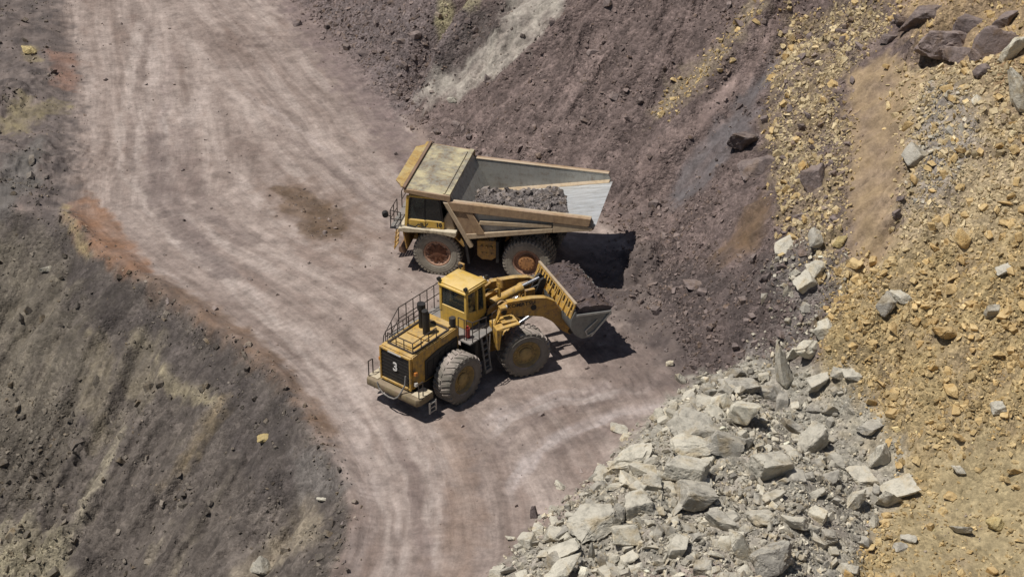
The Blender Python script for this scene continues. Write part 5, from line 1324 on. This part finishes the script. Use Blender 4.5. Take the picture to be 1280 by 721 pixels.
cr = MB().prism([(1.62, 5.03), (1.62, 5.16), (1.86, 5.18), (1.86, 5.115)], -CW - .03, CW + .03); cr.prism([(1.92, 5.12), (1.92, 5.17), (2.02, 5.178), (2.02, 5.128)], -CW + .3, CW - .02)
cr.build('canopy_rear_edge', M_CANOPY, truck, .01)
ce = MB()
for s in (-1, 1): a_, b_ = sorted((s * (CW - .02), s * (CW + .10))); ce.prism([(1.60, 4.76), (1.60, 5.10), (4.14, 5.26), (4.14, 5.04)], a_, b_)
ce.build('canopy_side_beam', M_TAN, truck, .02, each=True)
cs = MB()
for q in range(5): y = -2.2 + q * 1.1; cs.prism([(1.72, 4.62), (1.75, 4.98), (4.1, 5.15), (4.1, 5.02)], y - .08, y + .08)
cs.build('canopy_stiffener', M_FRAME, truck, each=True)

# the rock in the body: a thing of its own
def load_fx(X, Y):
    c = 3.72 - .10 * ((X + 2.0) / 2.5) ** 2 - .06 * Y ** 2 + .18 * fbm(X, Y, .9, 3, 401) + .08 * fbm(X, Y, 3, 2, 403)
    back = 4.15 + .25 * fbm(Y, Y * 0, .8, 2, 405) - .25 * (Y < -1.2) + .22 * Y
    edge = sstep(-back - .1, -back + 1.0, X)
    edge = edge * (.06 + .94 * sstep(-2.35 + .25 * fbm(X, X * 0, .7, 2, 411), -1.0, Y))
    z = flo(X) + .03 + np.maximum(c - flo(X), .22 + .14 * fbm(X, Y, 1.3, 3, 409)) * edge
    fr_ = .55 + (z - 2.7) * .5
    ok = (Y < BI - .05) & (Y > -2.2 + .3 * fbm(X, X * 0, .7, 2, 411) - .5 * (X > -.3)) & (X > -back) & (X < fr_ + .06)
    return z, ok, flo(X) + .01 + 0 * X
MT = truck.matrix_basis.copy()
o = heap_mesh('ore_load', load_fx, -5.3, 1.5, -2.5, 2.5, .09, M_RUB, MT, 5, 1500, .04, .24, ((.29, .255, .24), (.12, .105, .10)))
o['label'] = 'purple grey broken rock heaped in the steel body of the haul truck'; o['category'] = 'ore load'

# ------------------------------------------------------------------ wheel loader: root under the hinge; x forward, y left; the front frame is steered 28 degrees to the right
LX, LY = -2.35, -7.6
BR, BF = R_(51), R_(22.5)
RL, WL = 1.30, 1.08
lz = float(np.mean([zat(LX + math.cos(b_) * a_ - math.sin(b_) * c_, LY + math.sin(b_) * a_ + math.cos(b_) * c_) for b_, a_ in ((BR, -2.475), (BF, 2.475)) for c_ in (-1.7, 1.7)]))
loader = empty('wheel_loader', (LX, LY, lz - .02), BR, None, 'yellow articulated wheel loader numbered 3 on its grille, with a full bucket', 'wheel loader')
MF = Matrix.Rotation(BF - BR, 4, 'Z')
def RB(): return MB()
def FB(): return MB(MF)
for (x, y, side, fr_) in ((-2.475, -1.62, -1, 0), (-2.475, 1.62, 1, 0), (2.475, -1.62, -1, 1), (2.475, 1.62, 1, 1)):
    p = Vector((x, y, RL - .05))
    if fr_: p = MF @ p
    wh = empty('wheel', p, 0, loader)
    wh.rotation_euler = Euler((0, .21 * (x + 3 * y), (BF - BR) if fr_ else 0), 'YXZ') if False else (0, 0, (BF - BR) if fr_ else 0)
    tyre_mesh(RL, WL, 24, 'loader').build('tyre', M_TYRED, wh, smooth=30)
    rim_mesh(RL, WL, side, 'loader').build('rim', M_RIMY, wh)
    hub_mesh(RL, WL, side, 'loader').build('hub', M_RIMY, wh)

# rear frame, engine hood, grille
b = RB()
for s in (-1, 1): b.prism([(-4.9, .95), (-4.9, 1.6), (-.4, 1.75), (.05, 1.5), (.05, .9), (-1.0, .75), (-4.0, .80)], s * .55, s * .92)
b.box(-4.9, -4.6, -.92, .92, .95, 1.6).box(-1.2, -.7, -.6, .6, .85, 1.7)
b.build('rear_frame', M_FRAME, loader, .03)
RB().tube([(-2.475, -1.7, RL - .05), (-2.475, 1.7, RL - .05)], .34, 18).lathe([(.001, -.5), (.4, -.45), (.58, -.15), (.58, .15), (.4, .45), (.001, .5)], 24, (-2.475, 0, RL - .05)).build('rear_axle', M_FRAME, loader)
FB().tube([(2.475, -1.7, RL - .05), (2.475, 1.7, RL - .05)], .34, 18).lathe([(.001, -.5), (.4, -.45), (.58, -.15), (.58, .15), (.4, .45), (.001, .5)], 24, (2.475, 0, RL - .05)).build('front_axle', M_FRAME, loader)
HW = 1.0
h = RB(); h.prism([(-5.0, 1.50), (-5.05, 3.30), (-4.95, 3.38), (-1.70, 3.50), (-1.60, 3.42), (-1.60, 1.55)], -HW, HW); h.build('hood', M_YEL, loader, .05, 2)
sp = RB()
for s in (-1, 1):
    a_, b_ = sorted((s * (HW + .001), s * (HW + .035)))
    sp.prism([(-4.15, 1.62), (-4.15, 2.75), (-3.2, 2.95), (-1.75, 3.0), (-1.75, 1.65)], a_, b_)
sp.build('engine_side_panel', M_BLACK, loader, .01, each=True)
sq = RB()
for s in (-1, 1):
    a_, b_ = sorted((s * (HW + .036), s * (HW + .06)))
    for q in range(5): sq.prism([(-4.0 + q * .44, 1.8), (-4.0 + q * .44, 2.6 + q * .06), (-3.66 + q * .44, 2.62 + q * .06), (-3.66 + q * .44, 1.8)], a_, b_)
sq.build('side_louvre', M_FRAME, loader, .01, each=True)
gr = RB().box(-5.10, -5.06, -.90, .90, 1.62, 3.22)
gr.build('grille', M_BLACK, loader)
gs = RB()
for q in range(8): gs.plate([(-5.105, -.88, 1.68 + q * .195), (-5.105, .88, 1.68 + q * .195), (-5.125, .88, 1.68 + q * .195 + .12), (-5.125, -.88, 1.68 + q * .195 + .12)], .012)
gs.build('grille_slats', M_BLACK, loader)
gf = RB()
for pr in ((-.99, -.90, 1.50, 3.32), (.90, .99, 1.50, 3.32), (-.90, .90, 1.50, 1.62), (-.90, .90, 3.22, 3.32)): gf.box(-5.17, -5.055, *pr)
gf.build('grille_frame', M_YEL, loader, .012)
text_mesh('number', '3', .66, M_WHITE, loader, frame_of((-5.165, -.02, 2.50), (0, -1, 0), (0, 0, 1)), .012, .012)
RB().box(-5.19, -5.172, -.42, .42, 3.225, 3.295).build('rear_marking', M_WHITE, loader)
# bumper / counterweight, hose, ladders, lamps
bp_ = RB().prism([(-5.50, -1.60), (-5.50, 1.60), (-5.25, 1.72), (-4.35, 1.72), (-4.35, 1.05), (-4.9, 1.05), (-4.9, -1.05), (-4.35, -1.05), (-4.35, -1.72), (-5.25, -1.72)], 1.02, 1.40, 'z')
bp_.build('counterweight', M_CW, loader, .04)
pt = RB()
for s in (-1, 1): a_, b_ = sorted((s * 1.08, s * 1.70)); pt.box(-5.25, -4.4, a_, b_, 1.402, 1.44)
pt.build('bumper_top_plate', M_CREAM, loader, .01, each=True)
hz_ = [(-5.54, .85, 1.50), (-5.57, .72, 1.22), (-5.58, .45, 1.04), (-5.58, .1, .97), (-5.58, -.25, 1.0), (-5.57, -.5, 1.2), (-5.5, -.66, 1.5), (-5.3, -.74, 1.85), (-5.22, -.72, 2.3)]
RB().tube(hz_, .04, 8).build('hanging_hose', M_PLATF, loader)
lp_ = []
for (y, z, mm) in ((-1.05, 2.45, M_AMBER), (-1.05, 1.86, M_LENS), (1.05, 2.45, M_AMBER), (1.05, 1.86, M_LENS)):
    s = 1 if y > 0 else -1
    RB().box(-5.02, -4.86, min(y, y + s * .16), max(y, y + s * .16), z - .1, z + .1).build('rear_lamp', mm, loader, .02)
hp = RB()
for s in (-1, 1): hp.tube([(-5.3, s * 1.62, 1.44), (-5.3, s * 1.62, 2.25), (-5.0, s * 1.62, 2.25), (-5.0, s * 1.62, 1.44)], .03, 6)
hp.build('grab_hoop', M_RAIL, loader, each=True)
def ladder(x0, x1, y, z0, z1, n):
    l = RB()
    for x in (x0, x1): l.bar((x, y, z0), (x, y, z1), .05, .09, (1, 0, 0))
    for q in range(n): zz = z0 + .08 + (z1 - z0 - .16) * q / (n - 1); l.box(x0 + .02, x1 - .02, y - .05, y + .05, zz - .025, zz + .025)
    return l
ladder(-4.75, -4.32, -1.80, .36, 1.0, 3).build('ladder', M_BUCKE, loader)
ladder(-4.75, -4.32, 1.80, .36, 1.0, 3).build('ladder', M_BUCKE, loader)
fn = RB()                                              # rear fenders over the wheels
for s in (-1, 1):
    a_, b_ = sorted((s * 1.03, s * 1.75)); fn.prism([(-1.35, 1.55), (-1.05, 1.6), (-1.02, 2.70), (-1.6, 2.78), (-1.62, 2.68), (-1.2, 2.6)], a_, b_)
fn.build('rear_fender', M_FRAME, loader, .02, each=True)
# walkways and the hood deck
wk = RB()
wk.box(-1.7, .45, -1.80, -1.02, 2.72, 2.80); wk.box(-1.58, .45, -1.02, 1.02, 2.72, 2.80); wk.box(-3.3, .45, 1.02, 1.85, 2.72, 2.80)
wk.box(.30, .46, -1.80, 1.85, 2.45, 2.715)
wk.build('walkway', M_PLATF, loader, .01)
RB().prism([(-3.32, 2.72), (-3.32, 2.80), (-4.1, 2.42), (-4.1, 2.34)], 1.03, 1.83).build('walkway', M_PLATF, loader)
hr = RB(); q_ = .026
far = [(.30, 1.80, 2.8), (.30, 1.80, 4.12), (-2.85, 1.80, 4.05), (-3.95, 1.80, 3.0), (-4.05, 1.80, 2.42)]
hr.tube(far, q_, 6)
hr.tube([(.30, 1.80, 3.48), (-2.85, 1.80, 3.42), (-3.6, 1.80, 2.7)], q_, 6)
for x in (-.22, -.74, -1.26, -1.78, -2.30, -2.85): hr.tube([(x, 1.80, 2.8), (x, 1.80, 4.08)], q_, 6)
hr.tube([(-3.40, 1.80, 2.78), (-3.40, 1.80, 3.52)], q_, 6)
hr.build('handrail', M_RAIL, loader)
hr = RB()                                              # inner rail along the walkway, on the hood edge
hr.tube([(-4.75, .92, 3.40), (-4.75, .92, 3.95), (-1.9, .92, 4.05), (-1.9, .92, 3.5)], q_, 6)
hr.tube([(-4.75, .92, 3.66), (-1.9, .92, 3.76)], q_, 6)
for x in (-4.3, -3.9, -3.5, -3.1, -2.7, -2.3): hr.tube([(x, .92, 3.42), (x, .92, 4.0)], q_, 6)
hr.build('handrail', M_RAIL, loader)
hr = RB()                                              # low guard round the hood top
gp = [(-4.80, -.86), (-4.80, .74), (-2.2, .74), (-2.2, -.86)]
for z in (3.42, ):
    for (a_, b_) in zip(gp, gp[1:] + gp[:1]): hr.bar((a_[0], a_[1], z + .01 + .037 * (a_[0] + 4.8) / 1), (b_[0], b_[1], z + .01 + .037 * (b_[0] + 4.8) / 1), .07, .07)
hr.tube([(-4.80, -.86, 3.45), (-4.80, -.86, 3.98), (-3.1, -.86, 4.05), (-3.1, -.86, 3.5)], q_, 6)
hr.tube([(-4.80, -.3, 3.45), (-4.80, -.3, 3.98), (-4.80, -.86, 3.98)], q_, 6).tube([(-4.80, -.3, 3.98), (-4.80, .74, 3.98), (-4.80, .74, 3.45)], q_, 6)
hr.tube([(-4.80, .2, 3.45), (-4.80, .2, 3.98)], q_, 6)
for x in (-4.2, -3.65): hr.tube([(x, -.86, 3.46), (x, -.86, 4.0)], q_, 6)
hr.tube([(-4.80, -.86, 3.72), (-3.1, -.86, 3.78)], q_, 6)
hr.build('hood_guard', M_RAIL, loader)
ht = RB()
ht.box(-4.5, -3.75, -.6, .5, 3.43, 3.49).box(-3.6, -3.4, -.7, .6, 3.45, 3.53).box(-2.15, -1.75, -.8, .8, 3.50, 3.62).box(-4.2, -4.05, -.6, .5, 3.49, 3.54)
ht.build('hood_hatch', M_YEL, loader, .02, each=True)
RB().tube([(-3.05, -.18, 3.44), (-3.05, -.18, 4.55)], .18, 16).tube([(-3.05, -.18, 4.45), (-3.12, -.16, 4.75)], .15, 14).build('exhaust_stack', M_BLACK, loader)
RB().tube([(-2.75, .38, 3.45), (-2.75, .38, 4.60)], .15, 16).tube([(-2.75, .38, 4.50), (-2.75, .38, 4.78)], .21, 16).build('air_intake', M_BLACK, loader)
RB().tube([(-1.82, -.78, 3.52), (-1.82, -.78, 4.0)], .17, 14).build('filter_canister', M_FRAME, loader, .02)
hr = RB()                                              # rails at the near side of the cab deck
hr.tube([(-1.55, -.92, 2.8), (-1.55, -.92, 3.92), (-1.55, -1.30, 3.92), (-1.55, -1.30, 2.8)], q_, 6)
hr.tube([(-1.55, -1.42, 2.8), (-1.55, -1.42, 3.95), (-1.50, -1.78, 3.92), (-.45, -1.78, 3.75), (-.45, -1.78, 2.8)], q_, 6)
hr.tube([(-1.50, -1.78, 3.9), (-1.50, -1.78, 2.8)], q_, 6).tube([(-1.50, -1.78, 3.35), (-.45, -1.78, 3.3)], q_, 6).tube([(-1.0, -1.78, 2.8), (-1.0, -1.78, 3.84)], q_, 6)
hr.tube([(.0, -1.78, 2.8), (.0, -1.78, 3.75), (.42, -1.70, 3.7), (.42, -1.70, 2.8)], q_, 6)
hr.build('handrail', M_RAIL, loader)
RB().tube([(-1.30, -1.30, 2.85), (-1.30, -1.30, 3.35)], .12, 12).tube([(-1.30, -1.30, 3.35), (-1.30, -1.30, 3.47)], .05, 8).build('fire_extinguisher', M_RED, loader)
# side access steps between the wheels
st_ = RB()
for x in (-.85, -.45): st_.bar((x, -1.78, 2.72), (x + .10, -1.95, .85), .06, .09, (1, 0, 0))
for q in range(5): st_.box(-.84 + .02 * q, -.42 + .02 * q, -1.86 - .02 * q, -1.72 - .02 * q, 2.35 - q * .34, 2.39 - q * .34)
st_.box(-.80, -.32, -2.02, -1.84, .72, .90)
st_.build('ladder', M_PLATF, loader)
RB().tube([(-.30, -1.80, 1.3), (-.28, -1.86, 2.7)], .035, 6).build('handrail', M_BUCKE, loader)
tk_ = RB()
for s in (-1, 1): a_, b_ = sorted((s * 1.02, s * 1.62)); tk_.prism([(-1.0, 1.25), (-1.0, 2.45), (-.05, 2.45), (.05, 2.2), (.05, 1.35), (-.2, 1.15)], a_, b_)
tk_.build('side_tank', M_FRAME, loader, .05, each=True)
# hinge and front frame tower
FB().box(.1, .55, -.55, .55, .75, 2.0).build('hinge_block', M_FRAME, loader, .04)
RB().tube([(0, 0, .7), (0, 0, 2.1)], .22, 16).build('hinge_pin', M_FRAME, loader)
for s in (-1, 1):
    a_, b_ = sorted((s * .42, s * .62))
    FB().prism([(.5, .9), (.5, 2.2), (1.15, 3.45), (1.75, 3.75), (2.15, 3.55), (2.6, 2.2), (3.35, 1.55), (3.35, .95)], a_, b_).build('front_frame', M_YELR, loader, .03)
FB().box(.9, 3.2, -.42, .42, .95, 1.5).build('front_frame', M_FRAME, loader)
# dark hoses and valves between cab and boom
vb = FB()
for q in range(7):
    y = -.75 + .25 * q
    vb.tube([(-.1, y * .5, 2.1), (.35, y * .9, 2.8 + .15 * (q % 3)), (.8, y, 3.0 + .1 * (q % 2)), (1.3, y * .8, 3.15)], .05, 6)
vb.build('hydraulic_hoses', M_BLACK, loader)
FB().box(.55, 1.05, -.8, .8, 2.1, 3.05).build('valve_bank', M_BLACK, loader, .04)
# front fenders and lamp brackets
for s in (-1, 1):
    a_, b_ = sorted((s * 1.12, s * 2.12))
    FB().prism([(.88, 1.95), (.98, 1.95), (1.10, 3.00), (2.10, 3.12), (2.10, 3.20), (.86, 3.10)], a_, b_).build('front_fender', M_YEL, loader, .02)
    FB().prism([(.88, 1.95), (.99, 1.95), (1.11, 3.0), (1.22, 3.02), (.86, 3.10)], *sorted((s * 2.121, s * 2.16))).build('fender_bracket', M_YEL, loader)
    FB().box(1.25, 2.0, *sorted((s * 1.25, s * 1.9)), 3.21, 3.27).build('fender_top_plate', M_YEL, loader, .01)
    FB().bar((.95, s * 1.62, 3.10), (1.35, s * 1.5, 3.86), .12, .10).box(1.25, 1.58, *sorted((s * 1.32, s * 1.68)), 3.84, 3.98).build('lamp_bracket', M_YEL, loader, .02)
    mm = MB(MF @ Matrix.Translation((1.59, s * 1.5, 3.91)) @ Matrix.Rotation(-math.pi / 2, 4, 'Z')); mm.lathe([(.001, 0), (.10, 0), (.10, .05), (.001, .07)], 14, close=False); mm.build('headlight', M_LENS, loader)
# lift arms: two plates with a hump, pinned at the tower, down to the bucket
def arm_prof(): return [(1.30, 3.30), (1.45, 3.72), (1.80, 3.92), (3.10, 3.86), (3.85, 3.72), (4.35, 3.40), (4.85, 2.65), (5.42, 1.75), (5.45, 1.45), (5.22, 1.28), (4.85, 1.55), (4.2, 2.30), (3.7, 2.68), (2.9, 2.92), (1.9, 3.05), (1.45, 3.08)]
for s in (-1, 1):
    a_, b_ = sorted((s * .98, s * 1.20))
    arm = FB().prism(arm_prof(), a_, b_).build('lift_arm', M_YELR, loader, .025)
    cap_ = FB()
    for (p, q) in (((1.80, 3.925), (3.10, 3.865)), ((3.10, 3.865), (3.85, 3.725)), ((3.85, 3.725), (4.35, 3.405))): cap_.bar((p[0], s * 1.09, p[1] + .02), (q[0], s * 1.09, q[1] + .02), .30, .04)
    cap_.build('arm_flange', M_YEL, arm)
    for (px, pz) in ((1.62, 3.45), (5.25, 1.50), (3.2, 3.35)):
        FB().tube([(px, s * .94, pz), (px, s * 1.25, pz)], .15, 14).build('pin', M_FRAME, arm, .01)
    txt_y = s * 1.203
    text_mesh('lettering', 'KOMATSU', .29, M_DECAL, arm, MF @ frame_of((2.55, txt_y, 3.66), (1 if s < 0 else -1, 0, -.03 if s < 0 else .03), (0, 0, 1)), .012, .004, 1.1)
    FB().tube([(1.35, s * .80, 1.75), (2.5, s * .86, 2.35)], .17, 14).build('lift_cylinder', M_YEL, loader)
    FB().tube([(2.45, s * .86, 2.32), (3.3, s * .92, 2.80)], .09, 12).build('cylinder_rod', M_CHROME, loader)
FB().tube([(3.35, -1.0, 3.1), (3.35, 1.0, 3.1)], .22, 14).box(3.1, 3.6, -.45, -.28, 2.9, 3.9).box(3.1, 3.6, .28, .45, 2.9, 3.9).build('cross_tube', M_YELR, loader)
FB().tube([(1.45, 0, 3.35), (3.05, 0, 3.86)], .235, 18).tube([(2.93, 0, 3.82), (3.12, 0, 3.88)], .27, 18).build('tilt_cylinder', M_YEL, loader)
FB().tube([(3.05, 0.09, 3.86), (4.05, .09, 4.16)], .10, 12).build('cylinder_rod', M_CHROME, loader)
FB().tube([(3.10, -.22, 3.72), (4.05, -.22, 4.02)], .05, 8).tube([(3.10, .30, 3.78), (4.05, .30, 4.08)], .04, 8).build('hydraulic_pipe', M_BLACK, loader)
bc = FB()
for s in (-1, 1): bc.prism([(3.95, 4.25), (4.15, 4.35), (4.32, 4.15), (3.95, 3.20), (4.0, 2.55), (3.75, 2.45), (3.55, 2.6), (3.55, 3.35)], s * .24 - .07, s * .24 + .07)
bc.build('bell_crank', M_FRAME, loader, .02, each=True)
FB().bar((3.85, 0, 2.60), (4.95, 0, 2.55), .24, .30).build('bucket_link', M_YELR, loader, .02)

# bucket: profile in x, z (rolled back), width along y
BWD = 2.28
shell = [(4.98, 3.30), (4.72, 2.90), (4.72, 2.45), (4.95, 2.00), (5.35, 1.68), (5.75, 1.64), (6.95, 2.86)]
inner = [(6.98, 2.98), (5.75, 1.78), (5.40, 1.80), (5.05, 2.08), (4.84, 2.50), (4.84, 2.88), (5.08, 3.24)]
bk = FB().prism(shell + inner, -BWD, BWD).build('bucket', M_BUCK, loader, .01)
cheek = [(4.74, 2.90), (4.96, 3.30), (5.10, 3.10), (6.90, 2.95), (6.96, 2.82), (5.80, 1.66), (5.35, 1.66), (4.95, 1.98), (4.72, 2.45)]
for s in (-1, 1):
    FB().prism(cheek, *sorted((s * (BWD + .001), s * (BWD + .07)))).build('bucket_cheek', M_BUCK, bk, .01)
    e_ = FB(); yy = s * (BWD + .10)
    for p, q in (((5.02, 3.10), (6.88, 2.93)), ((6.90, 2.90), (5.82, 1.74)), ((5.50, 2.12), (6.15, 2.62)), ((5.50, 2.12), (5.62, 1.80)), ((5.62, 1.80), (6.02, 1.98))):
        e_.bar((p[0], yy, p[1]), (q[0], yy, q[1]), .07, .10 if p[0] > 6.5 or q[0] > 6.5 else .06)
    e_.build('cheek_edge', M_BUCKE, bk)
# spill guard: a yellow plate standing on the bucket's back, ribs between its slots
sg = FB()
def guard(t, off=0.0): return (4.72 + .26 * t + off * .97, 2.92 + .80 * t - off * .25)
a0, a1 = guard(0), guard(1); 
def gpanel(y0, y1, t0, t1): 
    p, q = guard(t0), guard(t1); p2, q2 = guard(t0, .06), guard(t1, .06); sg.prism([p, q, q2, p2], y0, y1)
gpanel(-BWD, BWD, 0, .42); gpanel(-BWD, BWD, .84, 1.0)
nn = 15
for i in range(nn):
    y = -BWD + (2 * BWD) * i / (nn - 1) * (1 - .03); gpanel(y, y + .03 * 2 * BWD, .42, .84)
sg.build('spill_guard', M_YEL, bk)
FB().prism([guard(.97, -.03), guard(1.06, -.03), guard(1.06, .10), guard(.97, .10)], -BWD - .02, BWD + .02).build('guard_edge', M_TANL, bk, .01)
gb = FB()
for i in range(8):
    y = -2.0 + 4.0 * i / 7; p, q, o_ = guard(.05, -.008), guard(.95, -.008), guard(.05, -.12)
    gb.prism([p, q, guard(.9, -.03), o_], y - .03, y + .03)
gb.build('guard_gusset', M_YEL, bk)
for i in range(8):
    y = -2.0 + 4.0 * i / 7
    FB().prism([(6.74, 2.62), (6.86, 2.96), (7.12, 3.14), (7.16, 3.10), (6.96, 2.78)], y - .11, y + .11).build('tooth', M_BUCK, bk, .01)

# cab: its rear face looks to the camera
CX0, CX1, CY = -.86, .62, .92
CZ0, CZ1 = 2.81, 4.86
cp = RB()
cp.prism([(CX0 + .02, CZ0), (CX0, 3.78), (CX1 + .05, 3.40), (CX1, CZ0)], -CY + .05, CY - .05)
cp.build('cab', M_CABY, loader, .03)
cq = RB()
for (x0, x1, y) in ((CX0, CX0, 1), (CX0, CX0, -1), (CX1, CX1 - .08, 1), (CX1, CX1 - .08, -1)):
    cq.bar((x0 + .06 * (1 if x0 < 0 else -1), y * (CY - .12), 3.4), (x1 + .06 * (1 if x0 < 0 else -1), y * (CY - .12), CZ1 - .1), .16, .16)
cq.bar((-.05, -CY + .12, 3.4), (-.05, -CY + .12, CZ1 - .1), .22, .10).bar((-.05, CY - .12, 3.4), (-.05, CY - .12, CZ1 - .1), .12, .10)
cq.build('cab_pillar', M_CABY, loader, .02, each=True)
RB().box(CX0 + .16, CX1 - .16, -CY + .10, -CY + .14, 3.3, 3.52).build('door', M_CABY, loader)
RB().prism([(CX0 - .10, CZ1 - .10), (CX0 - .06, CZ1 + .10), (CX0 + .15, CZ1 + .20), (CX1 - .1, CZ1 + .20), (CX1 + .16, CZ1 + .08), (CX1 + .16, CZ1 - .08)], -CY - .02, CY + .02).build('cab_roof', M_CABY, loader, .07, 2)
zz0, zz1 = 3.79, CZ1 - .11
pane('rear_window', [(CX0 + .035, -CY + .20, zz0), (CX0 + .035, CY - .20, zz0), (CX0 + .035, CY - .20, zz1), (CX0 + .035, -CY + .20, zz1)], loader)
for s in (-1, 1):
    yw = s * (CY - .10)
    pane('side_window', [(CX0 + .16, yw, 3.74), (-.17, yw, 3.62), (-.17, yw, zz1), (CX0 + .16, yw, zz1)], loader)
    pane('side_window', [(.02, yw, 3.48), (CX1 - .16, yw, 3.40), (CX1 - .22, yw, zz1), (.02, yw, zz1)], loader)
pane('windscreen', [(CX1 - .0, -CY + .22, 3.34), (CX1 - .0, CY - .22, 3.34), (CX1 - .09, CY - .22, zz1), (CX1 - .09, -CY + .22, zz1)], loader)
RB().box(-.55, -.05, -.28, .28, 3.45, 3.78).box(-.68, -.52, -.28, .28, 3.7, 4.5).build('seat', M_SEAT, loader, .05)
RB().tube([(.35, 0, 3.3), (.18, 0, 3.95)], .04, 8).lathe([(.17, -.02), (.2, 0), (.17, .02), (.15, 0)], 18, (.16, 0, 3.97)).build('steering_wheel', M_BLACK, loader)
for (x, y) in ((CX0 - .02, -CY + .08), (CX0 - .02, CY - .05), (CX1 + .1, -CY + .1), (CX1 + .1, CY - .1)):
    RB().tube([(x, y, CZ1 + .12), (x, y, CZ1 + .24)], .03, 6).tube([(x - .07, y, CZ1 + .28), (x + .07, y, CZ1 + .28)], .10, 12).build('work_lamp', M_BLACK, loader)
mb_ = RB(); mb_.bar((CX1 + .12, -CY, 4.3), (CX1 + .62, -CY - .28, 4.35), .10, .10).bar((CX1 + .62, -CY - .28, 3.9), (CX1 + .62, -CY - .28, 4.7), .16, .12)
mb_.build('mirror_arm', M_YEL, loader, .01)
RB().box(CX1 + .58, CX1 + .70, -CY - .50, -CY - .12, 4.45, 4.95).build('mirror', M_YELR, loader, .03)
mb_ = RB(); mb_.bar((CX1 + .12, CY, 4.3), (CX1 + .62, CY + .28, 4.35), .10, .10).bar((CX1 + .62, CY + .28, 3.9), (CX1 + .62, CY + .28, 4.7), .16, .12)
mb_.build('mirror_arm', M_YEL, loader, .01)
RB().box(CX1 + .58, CX1 + .70, CY + .12, CY + .50, 4.45, 4.95).build('mirror', M_YELR, loader, .03)

# the soil in the bucket: a thing of its own
def soil_fx(X, Y):
    t = np.clip((X - 5.0) / 2.15, 0, 1)
    c = 3.12 + .62 * np.sin(np.pi * np.clip(t * .95 + .05, 0, 1)) ** .8 * (1 - .42 * (np.abs(Y - .1) / 2.3) ** 2.2) - .12 * t + .16 * fbm(X, Y, 1.0, 3, 501) + .06 * fbm(X, Y, 3, 2, 503)
    lowb = np.where(X < 5.75, 1.85 + 1.1 * np.clip((5.4 - X) / .5, 0, 1) ** 2, 1.80 + (X - 5.75) * .98)
    c = np.maximum(c, lowb + .05)
    ok = (np.abs(Y) < BWD - .03) & (X > 4.97) & (X < 7.12 + .12 * fbm(Y, X * 0, 1.3, 2, 505))
    return c, ok, lowb
ML_ = loader.matrix_basis @ MF
o = heap_mesh('soil_load', soil_fx, 4.9, 7.3, -2.3, 2.3, .07, M_RUB, ML_, 6, 260, .03, .16, ((.17, .135, .13), (.105, .082, .08)))
o['label'] = 'dark purple soil heaped in the bucket of the wheel loader'; o['category'] = 'soil load'
